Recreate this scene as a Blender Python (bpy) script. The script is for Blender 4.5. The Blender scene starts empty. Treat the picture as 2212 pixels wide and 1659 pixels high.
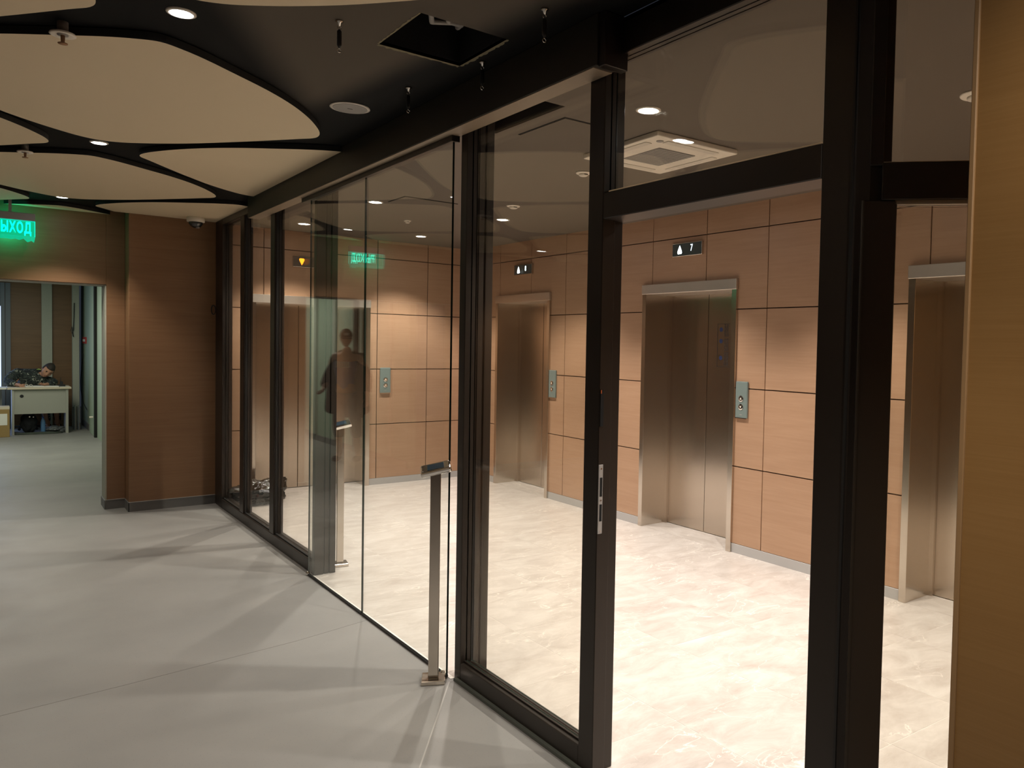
import bpy, bmesh, math, random
from math import sin, cos, pi, radians
from mathutils import Vector, Matrix, noise
random.seed(7)
S = bpy.context.scene
COL = S.collection

# ------------------------------------------------------------------ camera
F_PX, CX, CY = 1679.93, 1339.65, 807.37
PITCH, ROLL, YAW = -.03429, .02086, .68643
cam_d = bpy.data.cameras.new('camera'); cam = bpy.data.objects.new('camera', cam_d); COL.objects.link(cam)
fw = Vector((sin(YAW)*cos(PITCH), cos(YAW)*cos(PITCH), sin(PITCH)))
r0 = Vector((cos(YAW), -sin(YAW), 0)); u0 = r0.cross(fw)
rt = r0*cos(ROLL)+u0*sin(ROLL); up = -r0*sin(ROLL)+u0*cos(ROLL)
cam.matrix_world = Matrix(((rt.x, up.x, -fw.x, 0), (rt.y, up.y, -fw.y, 0), (rt.z, up.z, -fw.z, 1.62), (0, 0, 0, 1)))
cam_d.sensor_width = 36; cam_d.sensor_fit = 'HORIZONTAL'
cam_d.lens = F_PX/2212*36
cam_d.shift_x = -(CX-1106)/2212; cam_d.shift_y = (CY-829.5)/2212
cam_d.clip_start = .02; cam_d.clip_end = 100
S.camera = cam

# ------------------------------------------------------------------ world, exposure, lamps
W = bpy.data.worlds.new('world'); S.world = W; W.use_nodes = True
W.node_tree.nodes['Background'].inputs[0].default_value = (.5, .6, .8, 1)
W.node_tree.nodes['Background'].inputs[1].default_value = .02
S.view_settings.view_transform = 'Standard'; S.view_settings.look = 'None'
S.view_settings.exposure = 1.0; S.view_settings.gamma = 1
try: S.view_settings.use_curve_mapping = False
except Exception: pass
LOBBY_W, HALL_W, ROOM_W = 80, 33, 30
LOBBY_C, HALL_C = (1, .915, .83), (1, .88, .75)
LOBBY_SPOT, HALL_SPOT = radians(106), radians(98)
LAMPS = []

def area(loc, size, w, c, rot=(0, 0, 0), name='area_light'):
    l = bpy.data.lights.new(name, 'AREA'); l.energy = w; l.color = c; l.shape = 'RECTANGLE'; l.size = size[0]; l.size_y = size[1]
    o = bpy.data.objects.new(name, l); COL.objects.link(o); o.location = loc; o.rotation_euler = rot; return o
area((.2, 13.0, 2.56), (.9, 3.2), ROOM_W, (1, .97, .80))          # tube lamps of the guard's corridor

# ------------------------------------------------------------------ materials
def nm(name):
    m = bpy.data.materials.new(name); m.use_nodes = True; nt = m.node_tree
    return m, nt, nt.nodes['Principled BSDF']
def N(nt, t, **k):
    n = nt.nodes.new(t)
    for a, v in k.items(): setattr(n, a, v)
    return n
def plain(name, c, rough=.5, metal=0, spec=.5, bump=0, bscale=80, var=0):
    m, nt, b = nm(name)
    b.inputs['Base Color'].default_value = (*c, 1); b.inputs['Roughness'].default_value = rough
    b.inputs['Metallic'].default_value = metal; b.inputs['Specular IOR Level'].default_value = spec
    if bump or var:
        tc = N(nt, 'ShaderNodeTexCoord'); no = N(nt, 'ShaderNodeTexNoise'); no.inputs['Scale'].default_value = bscale
        no.inputs['Detail'].default_value = 4; nt.links.new(tc.outputs['Object'], no.inputs['Vector'])
        if bump:
            bp = N(nt, 'ShaderNodeBump'); bp.inputs['Strength'].default_value = bump; bp.inputs['Distance'].default_value = .002
            nt.links.new(no.outputs[0], bp.inputs['Height']); nt.links.new(bp.outputs[0], b.inputs['Normal'])
        if var:
            mx = N(nt, 'ShaderNodeMix', data_type='RGBA'); mx.inputs[6].default_value = (*[x*(1-var) for x in c], 1); mx.inputs[7].default_value = (*[min(1, x*(1+var)) for x in c], 1)
            nt.links.new(no.outputs[0], mx.inputs[0]); nt.links.new(mx.outputs[2], b.inputs['Base Color'])
    return m
def emit(name, c, s):
    m, nt, b = nm(name); b.inputs['Base Color'].default_value = (*[x*.02 for x in c], 1)
    b.inputs['Emission Color'].default_value = (*c, 1); b.inputs['Emission Strength'].default_value = s; return m
def wood(name, c1, c2, rough=.42, sc=(1.3, 1.3, 34)):
    m, nt, b = nm(name); L = nt.links.new
    tc = N(nt, 'ShaderNodeTexCoord'); oi = N(nt, 'ShaderNodeObjectInfo'); mu = N(nt, 'ShaderNodeVectorMath', operation='SCALE'); mu.inputs[3].default_value = 1
    cb = N(nt, 'ShaderNodeCombineXYZ'); mr = N(nt, 'ShaderNodeMath', operation='MULTIPLY'); mr.inputs[1].default_value = 37
    L(oi.outputs['Random'], mr.inputs[0]); L(mr.outputs[0], cb.inputs[0]); L(mr.outputs[0], cb.inputs[2])
    ad = N(nt, 'ShaderNodeVectorMath', operation='ADD'); L(tc.outputs['Object'], ad.inputs[0]); L(cb.outputs[0], ad.inputs[1])
    mp = N(nt, 'ShaderNodeMapping'); mp.inputs['Scale'].default_value = sc; L(ad.outputs[0], mp.inputs[0])
    n1 = N(nt, 'ShaderNodeTexNoise'); n1.inputs['Scale'].default_value = 1.6; n1.inputs['Detail'].default_value = 7; n1.inputs['Roughness'].default_value = .62; n1.inputs['Distortion'].default_value = .5
    L(mp.outputs[0], n1.inputs['Vector'])
    mp2 = N(nt, 'ShaderNodeMapping'); mp2.inputs['Scale'].default_value = (.8, .8, 6); L(ad.outputs[0], mp2.inputs[0])
    n2 = N(nt, 'ShaderNodeTexNoise'); n2.inputs['Scale'].default_value = 1.1; n2.inputs['Detail'].default_value = 3; n2.inputs['Distortion'].default_value = 1.2; L(mp2.outputs[0], n2.inputs['Vector'])
    mm = N(nt, 'ShaderNodeMix', data_type='FLOAT'); mm.inputs[0].default_value = .4; L(n1.outputs[0], mm.inputs[2]); L(n2.outputs[0], mm.inputs[3])
    cr = N(nt, 'ShaderNodeValToRGB'); cr.color_ramp.elements[0].position = .3; cr.color_ramp.elements[1].position = .68
    cr.color_ramp.elements[0].color = (*c1, 1); cr.color_ramp.elements[1].color = (*c2, 1)
    L(mm.outputs[0], cr.inputs[0]); L(cr.outputs[0], b.inputs['Base Color'])
    b.inputs['Roughness'].default_value = rough
    bp = N(nt, 'ShaderNodeBump'); bp.inputs['Strength'].default_value = .08; bp.inputs['Distance'].default_value = .002; L(n1.outputs[0], bp.inputs['Height']); L(bp.outputs[0], b.inputs['Normal'])
    return m
ANROT = 0.0
def steel(name, c, rough=.3, aniso=0.0, streak=(1, 1, 260)):
    m, nt, b = nm(name); L = nt.links.new
    b.inputs['Base Color'].default_value = (*c, 1); b.inputs['Metallic'].default_value = 1; b.inputs['Roughness'].default_value = rough
    tc = N(nt, 'ShaderNodeTexCoord'); mp = N(nt, 'ShaderNodeMapping'); mp.inputs['Scale'].default_value = streak; L(tc.outputs['Object'], mp.inputs[0])
    n1 = N(nt, 'ShaderNodeTexNoise'); n1.inputs['Scale'].default_value = 3; n1.inputs['Detail'].default_value = 3; L(mp.outputs[0], n1.inputs['Vector'])
    rr = N(nt, 'ShaderNodeMapRange'); rr.inputs[3].default_value = rough*.93; rr.inputs[4].default_value = rough*1.07; L(n1.outputs[0], rr.inputs[0]); L(rr.outputs[0], b.inputs['Roughness'])
    if aniso:
        b.inputs['Anisotropic'].default_value = aniso; b.inputs['Anisotropic Rotation'].default_value = ANROT
        tg = N(nt, 'ShaderNodeTangent', direction_type='RADIAL', axis='Z'); L(tg.outputs[0], b.inputs['Tangent'])
    return m
def glassm(name, tint, f0=.045, extra=1.0):
    m = bpy.data.materials.new(name); m.use_nodes = True; nt = m.node_tree; nt.nodes.clear(); L = nt.links.new
    out = N(nt, 'ShaderNodeOutputMaterial'); mix = N(nt, 'ShaderNodeMixShader'); tr = N(nt, 'ShaderNodeBsdfTransparent'); gl = N(nt, 'ShaderNodeBsdfGlossy')
    tr.inputs[0].default_value = (*tint, 1); gl.inputs['Roughness'].default_value = 0; gl.inputs[0].default_value = (1, 1, 1, 1)
    ge = N(nt, 'ShaderNodeNewGeometry'); dt = N(nt, 'ShaderNodeVectorMath', operation='DOT_PRODUCT'); L(ge.outputs['Normal'], dt.inputs[0]); L(ge.outputs['Incoming'], dt.inputs[1])
    ab = N(nt, 'ShaderNodeMath', operation='ABSOLUTE'); L(dt.outputs['Value'], ab.inputs[0])
    su = N(nt, 'ShaderNodeMath', operation='SUBTRACT'); su.inputs[0].default_value = 1; L(ab.outputs[0], su.inputs[1])
    pw = N(nt, 'ShaderNodeMath', operation='POWER'); pw.inputs[1].default_value = 5; L(su.outputs[0], pw.inputs[0])
    ma = N(nt, 'ShaderNodeMath', operation='MULTIPLY_ADD'); ma.inputs[1].default_value = (1-f0)*extra; ma.inputs[2].default_value = f0; L(pw.outputs[0], ma.inputs[0])
    L(ma.outputs[0], mix.inputs[0]); L(tr.outputs[0], mix.inputs[1]); L(gl.outputs[0], mix.inputs[2]); L(mix.outputs[0], out.inputs[0])
    return m
def floor_hall():
    m, nt, b = nm('grey_vinyl'); L = nt.links.new
    tc = N(nt, 'ShaderNodeTexCoord')
    n1 = N(nt, 'ShaderNodeTexNoise'); n1.inputs['Scale'].default_value = 1.3; n1.inputs['Detail'].default_value = 5; L(tc.outputs['Object'], n1.inputs['Vector'])
    cr = N(nt, 'ShaderNodeValToRGB'); cr.color_ramp.elements[0].position = .35; cr.color_ramp.elements[1].position = .65
    cr.color_ramp.elements[0].color = (.232, .228, .222, 1); cr.color_ramp.elements[1].color = (.272, .266, .257, 1); L(n1.outputs[0], cr.inputs[0])
    v = N(nt, 'ShaderNodeTexVoronoi'); v.inputs['Scale'].default_value = 130; L(tc.outputs['Object'], v.inputs['Vector'])
    c2 = N(nt, 'ShaderNodeValToRGB'); c2.color_ramp.elements[0].position = .12; c2.color_ramp.elements[1].position = .2
    c2.color_ramp.elements[0].color = (1, 1, 1, 1); c2.color_ramp.elements[1].color = (0, 0, 0, 1); L(v.outputs['Distance'], c2.inputs[0])
    sp = N(nt, 'ShaderNodeSeparateColor'); L(v.outputs['Color'], sp.inputs[0]); gt = N(nt, 'ShaderNodeMath', operation='GREATER_THAN'); gt.inputs[1].default_value = .72; L(sp.outputs[0], gt.inputs[0])
    mu = N(nt, 'ShaderNodeMath', operation='MULTIPLY'); L(c2.outputs[0], mu.inputs[0]); L(gt.outputs[0], mu.inputs[1])
    m2 = N(nt, 'ShaderNodeMath', operation='MULTIPLY'); m2.inputs[1].default_value = .55; L(mu.outputs[0], m2.inputs[0])
    mx = N(nt, 'ShaderNodeMix', data_type='RGBA'); L(m2.outputs[0], mx.inputs[0]); L(cr.outputs[0], mx.inputs[6]); mx.inputs[7].default_value = (.1, .095, .09, 1)
    L(mx.outputs[2], b.inputs['Base Color'])
    n3 = N(nt, 'ShaderNodeTexNoise'); n3.inputs['Scale'].default_value = 3; n3.inputs['Detail'].default_value = 6; L(tc.outputs['Object'], n3.inputs['Vector'])
    rr = N(nt, 'ShaderNodeMapRange'); rr.inputs[3].default_value = .38; rr.inputs[4].default_value = .6; L(n3.outputs[0], rr.inputs[0]); L(rr.outputs[0], b.inputs['Roughness'])
    b.inputs['Specular IOR Level'].default_value = .35
    return m
def marble():
    m, nt, b = nm('beige_marble_tile'); L = nt.links.new
    tc = N(nt, 'ShaderNodeTexCoord'); oi = N(nt, 'ShaderNodeObjectInfo'); mr = N(nt, 'ShaderNodeMath', operation='MULTIPLY'); mr.inputs[1].default_value = 53
    L(oi.outputs['Random'], mr.inputs[0]); cb = N(nt, 'ShaderNodeCombineXYZ'); L(mr.outputs[0], cb.inputs[0]); L(mr.outputs[0], cb.inputs[2])
    ad = N(nt, 'ShaderNodeVectorMath', operation='ADD'); L(tc.outputs['Object'], ad.inputs[0]); L(cb.outputs[0], ad.inputs[1])
    mp = N(nt, 'ShaderNodeMapping'); mp.inputs['Rotation'].default_value = (0, 0, .5); mp.inputs['Scale'].default_value = (1, 1.9, 1); L(ad.outputs[0], mp.inputs[0])
    n1 = N(nt, 'ShaderNodeTexNoise'); n1.inputs['Scale'].default_value = 3.6; n1.inputs['Detail'].default_value = 10; n1.inputs['Roughness'].default_value = .72; n1.inputs['Distortion'].default_value = .5; L(mp.outputs[0], n1.inputs['Vector'])
    cr = N(nt, 'ShaderNodeValToRGB'); e = cr.color_ramp.elements; e[0].position = .3; e[1].position = .7
    e[0].color = (.40, .35, .312, 1); e[1].color = (.60, .56, .52, 1); L(n1.outputs[0], cr.inputs[0])
    n2 = N(nt, 'ShaderNodeTexNoise'); n2.inputs['Scale'].default_value = 2.6; n2.inputs['Detail'].default_value = 7; n2.inputs['Distortion'].default_value = 1.2; L(mp.outputs[0], n2.inputs['Vector'])
    s = N(nt, 'ShaderNodeMath', operation='SUBTRACT'); s.inputs[1].default_value = .5; L(n2.outputs[0], s.inputs[0]); a = N(nt, 'ShaderNodeMath', operation='ABSOLUTE'); L(s.outputs[0], a.inputs[0])
    vr = N(nt, 'ShaderNodeMapRange'); vr.inputs[1].default_value = 0; vr.inputs[2].default_value = .010; vr.inputs[3].default_value = .75; vr.inputs[4].default_value = 0; L(a.outputs[0], vr.inputs[0])
    n4 = N(nt, 'ShaderNodeTexNoise'); n4.inputs['Scale'].default_value = 2.4; L(ad.outputs[0], n4.inputs['Vector']); mk = N(nt, 'ShaderNodeMapRange'); mk.inputs[1].default_value = .45; mk.inputs[2].default_value = .6; L(n4.outputs[0], mk.inputs[0])
    mu = N(nt, 'ShaderNodeMath', operation='MULTIPLY'); L(vr.outputs[0], mu.inputs[0]); L(mk.outputs[0], mu.inputs[1])
    mx = N(nt, 'ShaderNodeMix', data_type='RGBA'); L(mu.outputs[0], mx.inputs[0]); L(cr.outputs[0], mx.inputs[6]); mx.inputs[7].default_value = (.82, .77, .7, 1); L(mx.outputs[2], b.inputs['Base Color'])
    b.inputs['Roughness'].default_value = .34; b.inputs['Specular IOR Level'].default_value = .4
    return m
def camo(name, cols, scale):
    m, nt, b = nm(name); L = nt.links.new; tc = N(nt, 'ShaderNodeTexCoord')
    n = N(nt, 'ShaderNodeTexNoise'); n.inputs['Scale'].default_value = scale; n.inputs['Detail'].default_value = 2; n.inputs['Distortion'].default_value = 1.2; L(tc.outputs['Object'], n.inputs['Vector'])
    cr = N(nt, 'ShaderNodeValToRGB'); cr.color_ramp.interpolation = 'CONSTANT'
    ps = [0, .45, .54, .62]
    while len(cr.color_ramp.elements) < 4: cr.color_ramp.elements.new(.5)
    for e, p, c in zip(cr.color_ramp.elements, ps, cols): e.position = p; e.color = (*c, 1)
    L(n.outputs[0], cr.inputs[0]); L(cr.outputs[0], b.inputs['Base Color']); b.inputs['Roughness'].default_value = .85; return m

M = {}
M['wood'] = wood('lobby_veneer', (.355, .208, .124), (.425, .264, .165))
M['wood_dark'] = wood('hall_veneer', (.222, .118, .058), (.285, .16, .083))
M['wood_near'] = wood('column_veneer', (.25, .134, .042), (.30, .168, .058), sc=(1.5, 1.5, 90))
M['wood_edge'] = plain('veneer_edge', (.30, .18, .08), .6)
M['backing'] = plain('joint_backing', (.07, .035, .02), .8)
M['bronze'] = plain('dark_bronze_frame', (.030, .023, .018), .38, .35, .5, .05, 400)
M['bronze_in'] = plain('bronze_gasket', (.008, .007, .006), .6)
M['beam'] = plain('beam_paint', (.035, .029, .022), .55, 0, .4, .03, 200)
M['beam_under_lit'] = plain('lit_beam_underside', (.30, .23, .16), .5)  # pale colour holds the floor bounce on the beam's underside
M['steel'] = steel('brushed_steel', (.62, .56, .49), .22, .6)
M['steel_door'] = steel('brushed_steel_door', (.55, .475, .40), .24, .8)
M['steel_head'] = plain('satin_steel_header', (.62, .56, .49), .42, 1)
M['chrome'] = plain('polished_steel', (.75, .72, .68), .12, 1)
M['skirting_al'] = plain('aluminium_skirting', (.44, .43, .42), .45, .3)
M['skirting_grey'] = plain('grey_vinyl_skirting', (.17, .17, .17), .5)
M['ceil'] = plain('brown_grey_ceiling_paint', (.135, .11, .087), .75, 0, .3, .03, 300)
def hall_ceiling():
    """black ceiling colour that turns softly to brown-grey round the service hatch"""
    m, nt, b = nm('black_brown_ceiling'); L = nt.links.new
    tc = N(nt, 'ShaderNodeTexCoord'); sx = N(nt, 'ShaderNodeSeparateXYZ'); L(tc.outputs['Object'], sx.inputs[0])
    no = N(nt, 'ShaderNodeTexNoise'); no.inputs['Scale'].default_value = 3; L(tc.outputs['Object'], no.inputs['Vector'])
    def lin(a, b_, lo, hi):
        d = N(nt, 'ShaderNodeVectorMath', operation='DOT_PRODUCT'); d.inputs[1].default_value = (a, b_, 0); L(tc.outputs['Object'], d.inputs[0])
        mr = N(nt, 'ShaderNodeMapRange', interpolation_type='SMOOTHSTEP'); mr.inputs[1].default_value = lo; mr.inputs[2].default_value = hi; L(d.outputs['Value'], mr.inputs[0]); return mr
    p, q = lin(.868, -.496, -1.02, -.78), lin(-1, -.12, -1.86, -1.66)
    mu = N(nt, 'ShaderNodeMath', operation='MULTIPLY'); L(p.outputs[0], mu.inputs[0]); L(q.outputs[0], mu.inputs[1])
    mx = N(nt, 'ShaderNodeMix', data_type='RGBA'); L(mu.outputs[0], mx.inputs[0]); mx.inputs[6].default_value = (.0035, .0035, .0035, 1); mx.inputs[7].default_value = (.10, .083, .064, 1)  # black base with a soft-edged brown-grey patch
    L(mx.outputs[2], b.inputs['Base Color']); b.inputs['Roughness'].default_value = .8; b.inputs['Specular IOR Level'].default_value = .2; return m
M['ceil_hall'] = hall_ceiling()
M['cream'] = plain('cream_ceiling_panel', (.70, .575, .40), .65, 0, .3)
M['cream_edge'] = plain('panel_edge', (.012, .012, .011), .8)
M['hole'] = plain('dark_void', (.008, .008, .008), .9)
M['board'] = plain('raw_board', (.32, .17, .09), .8, 0, .3, .2, 60)
M['cutedge'] = plain('plasterboard_cut_edge', (.22, .19, .12), .9, 0, .3, .6, 150, .4)
M['white'] = plain('white_plastic', (.78, .71, .61), .45)
M['white2'] = plain('white_paint_metal', (.66, .60, .52), .5)
M['grille'] = plain('grille_grey', (.30, .28, .26), .6)
M['darkpl'] = plain('dark_plastic', (.02, .02, .022), .35)
M['glass'] = glassm('window_glass', (.985, .985, .968), .04, .45)
M['glass_door'] = glassm('sliding_glass', (.965, .98, .962), .045, .7)
M['glass_edge'] = plain('glass_cut_edge', (.012, .022, .017), .2)
M['lens'] = emit('lamp_lens', (1, .97, .93), 40)
M['lens_hall'] = emit('hall_lamp_lens', (.95, .97, 1), 25)
M['teal'] = plain('teal_grey_glass_plate', (.165, .21, .198), .3)
M['disp'] = plain('display_glass', (.055, .07, .068), .15)
M['disp_w'] = plain('display_glass_grey', (.10, .085, .07), .2)
M['arrow'] = emit('white_arrow', (.75, .9, 1), 5)
M['digit'] = emit('digit_light', (.7, .85, .95), 1.6)
M['orange'] = emit('orange_arrow', (1, .24, .01), 2.6)
M['orange2'] = emit('orange_digit', (1, .3, .08), .9)
M['green'] = emit('green_letters', (0.0, 1, .62), 2.4)
M['green_plate'] = emit('green_acrylic', (0.0, 1, .45), .24)
M['green_edge'] = emit('green_acrylic_edge', (0.0, 1, .7), .5)
M['floor'] = floor_hall(); M['tile'] = marble()
M['grout'] = plain('light_grout', (.80, .76, .70), .8)
M['plaster'] = plain('off_white_plaster', (.48, .49, .42), .8, 0, .3, .2, 40, .08)
M['plaster_green'] = plain('pale_green_wall', (.36, .44, .35), .7, 0, .3, .1, 30)
M['desk'] = plain('grey_desk_laminate', (.36, .36, .32), .55)
M['desk_top'] = plain('pale_desk_top', (.62, .54, .42), .5)
M['paper'] = plain('paper', (.75, .74, .70), .8)
M['card'] = plain('cardboard', (.32, .215, .09), .85, 0, .3, .2, 60, .1)
M['black_cloth'] = plain('black_cloth', (.010, .011, .014), .9)
M['bag'] = plain('black_bin_liner', (.010, .012, .011), .16, 0, .8)
M['red'] = plain('orange_red_plastic', (.75, .17, .10), .5)
M['redplate'] = plain('red_plate', (.45, .03, .03), .5)
M['skin'] = plain('skin', (.50, .26, .17), .5, 0, .4)
M['hair'] = plain('dark_hair', (.025, .018, .014), .7)
M['camo'] = camo('grey_green_camouflage', [(.012, .016, .02), (.05, .065, .06), (.008, .01, .012), (.30, .32, .28)], 17)
M['jacket'] = plain('dark_brown_jacket', (.022, .017, .016), .85)
M['shirt'] = plain('violet_grey_tshirt', (.17, .16, .30), .9)
M['print'] = plain('pale_shirt_print', (.60, .62, .62), .8)
M['shorts'] = plain('dark_trousers', (.03, .028, .028), .9)
M['cap'] = plain('black_cap', (.012, .012, .012), .7)
M['bluebt'] = plain('blue_plastic', (.10, .22, .42), .3)
M['winlight'] = emit('daylit_frosted_pane', (.45, .6, 1), 1.0)
M['winframe'] = plain('blue_grey_window_frame', (.17, .20, .24), .5)
M['sticker'] = plain('sticker_ink', (.02, .02, .025), .6)
M['bluedot'] = plain('sticker_blue', (.02, .035, .11), .5)
M['screen'] = plain('dark_blue_screen', (.02, .035, .05), .2)

# ------------------------------------------------------------------ geometry helpers
class MB:
    def __init__(s): s.v = []; s.f = []; s.mi = []
    def box(s, a, b, mi=0, side=None):
        x0, x1 = sorted((a[0], b[0])); y0, y1 = sorted((a[1], b[1])); z0, z1 = sorted((a[2], b[2])); n = len(s.v)
        s.v += [(x0, y0, z0), (x1, y0, z0), (x1, y1, z0), (x0, y1, z0), (x0, y0, z1), (x1, y0, z1), (x1, y1, z1), (x0, y1, z1)]
        fs = [(0, 3, 2, 1), (4, 5, 6, 7), (0, 1, 5, 4), (1, 2, 6, 5), (2, 3, 7, 6), (3, 0, 4, 7)]
        s.f += [tuple(n+i for i in f) for f in fs]; s.mi += [mi]*6; return s
    def prism(s, pts, z0, z1, mi=0, mside=None):
        n = len(s.v); k = len(pts)
        a = sum(pts[i][0]*pts[(i+1) % k][1]-pts[(i+1) % k][0]*pts[i][1] for i in range(k))
        if a < 0: pts = pts[::-1]
        s.v += [(x, y, z0) for x, y in pts]+[(x, y, z1) for x, y in pts]
        s.f += [tuple(n+i for i in reversed(range(k))), tuple(n+k+i for i in range(k))]; s.mi += [mi, mi]
        for i in range(k): s.f.append((n+i, n+(i+1) % k, n+k+(i+1) % k, n+k+i)); s.mi.append(mi if mside is None else mside)
        return s
    def ring(s, rings, cap=True, mi=0):
        n = len(s.v); k = len(rings[0])
        for r in rings: s.v += [tuple(p) for p in r]
        for j in range(len(rings)-1):
            for i in range(k): s.f.append((n+j*k+i, n+j*k+(i+1) % k, n+(j+1)*k+(i+1) % k, n+(j+1)*k+i)); s.mi.append(mi)
        if cap: s.f += [tuple(n+i for i in reversed(range(k))), tuple(n+(len(rings)-1)*k+i for i in range(k))]; s.mi += [mi]*2
        return s
    def lathe(s, prof, c=(0, 0, 0), k=24, axis='z', mi=0, cap=True):
        R = []
        for r, h in prof:
            ring = []
            for i in range(k):
                t = 2*pi*i/k; p = (r*cos(t), r*sin(t), h)
                if axis == 'x': p = (h, r*cos(t), r*sin(t))
                if axis == 'y': p = (r*sin(t), h, r*cos(t))
                ring.append((c[0]+p[0], c[1]+p[1], c[2]+p[2]))
            R.append(ring)
        return s.ring(R, cap, mi)
    def tube(s, pts, r, k=8, mi=0):
        P = [Vector(p) for p in pts]; R = []
        rr = r if isinstance(r, (list, tuple)) else [r]*len(P)
        for i, p in enumerate(P):
            d = (P[min(i+1, len(P)-1)]-P[max(i-1, 0)]).normalized()
            a = d.orthogonal().normalized() if i == 0 else (pa-d*pa.dot(d)).normalized()
            pa = a; b = d.cross(a)
            R.append([p+(a*cos(2*pi*j/k)+b*sin(2*pi*j/k))*rr[i] for j in range(k)])
        return s.ring(R, True, mi)
    def build(s, name, mats, parent=None, loc=None, bevel=0, smooth=False, seg=1):
        me = bpy.data.meshes.new(name); me.from_pydata(s.v, [], s.f); me.update()
        if not isinstance(mats, (list, tuple)): mats = [mats]
        for m in mats: me.materials.append(m)
        if len(mats) > 1: me.polygons.foreach_set('material_index', s.mi)
        bm = bmesh.new(); bm.from_mesh(me); bmesh.ops.recalc_face_normals(bm, faces=bm.faces); bm.to_mesh(me); bm.free()
        o = bpy.data.objects.new(name, me); COL.objects.link(o)
        if parent: o.parent = parent
        if loc is not None: o.location = loc
        if bevel:
            md = o.modifiers.new('bevel', 'BEVEL'); md.width = bevel; md.segments = seg; md.limit_method = 'ANGLE'; md.angle_limit = radians(40)
        if smooth:
            for p in me.polygons: p.use_smooth = True
        return o
def tag(o, label=None, cat=None, group=None, kind=None):
    if label: o['label'] = label
    if cat: o['category'] = cat
    if group: o['group'] = group
    if kind: o['kind'] = kind
    return o
def empty(name, loc=(0, 0, 0), rz=0):
    o = bpy.data.objects.new(name, None); COL.objects.link(o); o.location = loc; o.rotation_euler = (0, 0, rz); o.empty_display_size = .1; return o
def kids(o): return [c for c in COL.objects if c.parent is o]
def copy_tree(o, parent=None):
    c = o.copy(); COL.objects.link(c); c.parent = parent
    for ch in kids(o): copy_tree(ch, c)
    return c
def sub_rects(rect, holes):
    out = [rect]
    for h in holes:
        nx = []
        for (a0, b0, a1, b1) in out:
            h0, k0, h1, k1 = max(a0, h[0]), max(b0, h[1]), min(a1, h[2]), min(b1, h[3])
            if h0 >= h1-1e-6 or k0 >= k1-1e-6: nx.append((a0, b0, a1, b1)); continue
            if k1 < b1: nx.append((a0, k1, a1, b1))
            if b0 < k0: nx.append((a0, b0, a1, k0))
            if a0 < h0: nx.append((a0, k0, h0, k1))
            if h1 < a1: nx.append((h1, k0, a1, k1))
        out = nx
    return out

# ================================================================== SETTING
XP, XE, YW, ZC = 1.756, 4.631, 8.55, 2.767
ROWS = [.07, .689, 1.314, 1.94, 2.565, 2.767]
# floors
f = MB().box((-4.2, -3.5, -.1), (1.757, 8.64, 0)).box((-4.2, 8.64, -.1), (1.9, 17.6, 0)).build('floor', M['floor'])
tag(f, 'grey speckled vinyl floor of the hall with long window shadows', 'floor', kind='structure')
def strip(p, q, w, mat, par, z=.0006):
    p, q = Vector(p), Vector(q); d = (q-p).normalized(); n = Vector((-d.y, d.x))*w/2
    return MB().prism([(p+n)[:], (q+n)[:], (q-n)[:], (p-n)[:]], 0, z).build('seam', mat, par)
seam_m = plain('vinyl_seam', (.19, .185, .175), .6); chalk = plain('chalky_scuff', (.36, .35, .335), .7)
for a, b in (((1.725, 4.38), (1.30, 4.29)), ((1.30, 4.29), (.50, 4.20)), ((.5, 4.2), (-2.5, 3.95))): strip(a, b, .004, seam_m, f)
strip((1.718, 3.34), (1.28, 2.72), .006, chalk, f); strip((1.28, 2.72), (.9, 2.2), .004, chalk, f)
lf = empty('floor', (0, 0, 0)); tag(lf, 'beige marble tiled floor of the lift lobby', 'floor', kind='structure')
lf_bed = MB().box((1.757, -3.5, -.1), (XE+.5, YW+.6, -.001)).build('grout_bed', M['grout'], lf)
TX = [1.757, 2.325, 2.90, 3.465, 4.05, 4.65]
first = {}
for i in range(5):
    w = TX[i+1]-TX[i]-.003; sk = -.049
    for k in range(-9, 12):
        y0 = 4.40+k*.66+sk*(TX[i]-2.1)
        if y0 > 9.0: continue
        if i not in first:
            t = MB().prism([(0, 0), (w, sk*w), (w, sk*w+.657), (0, .657)], -.012, 0).build('floor_tile', M['tile'], lf); first[i] = t
        else:
            t = first[i].copy(); COL.objects.link(t)
        t.location = (TX[i], y0, 0)
# ---- ceilings
HZ = 2.785
hatch = (1.203, 2.62, 1.553, 3.0)
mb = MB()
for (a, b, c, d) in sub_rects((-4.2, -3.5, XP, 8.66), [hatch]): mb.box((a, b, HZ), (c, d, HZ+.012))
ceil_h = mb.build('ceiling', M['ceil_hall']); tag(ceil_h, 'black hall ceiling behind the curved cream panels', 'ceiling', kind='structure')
lh = [(1.80, 3.10, 2.165, 3.75), (1.86, 7.42, 2.05, 7.83)]
mb = MB()
for (a, b, c, d) in sub_rects((XP, -3.5, XE+.1, YW+.02), lh): mb.box((a, b, ZC), (c, d, ZC+.012))
ceil_l = mb.build('ceiling', M['ceil']); tag(ceil_l, 'dark brown-grey painted ceiling of the lift lobby', 'ceiling', kind='structure')
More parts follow.
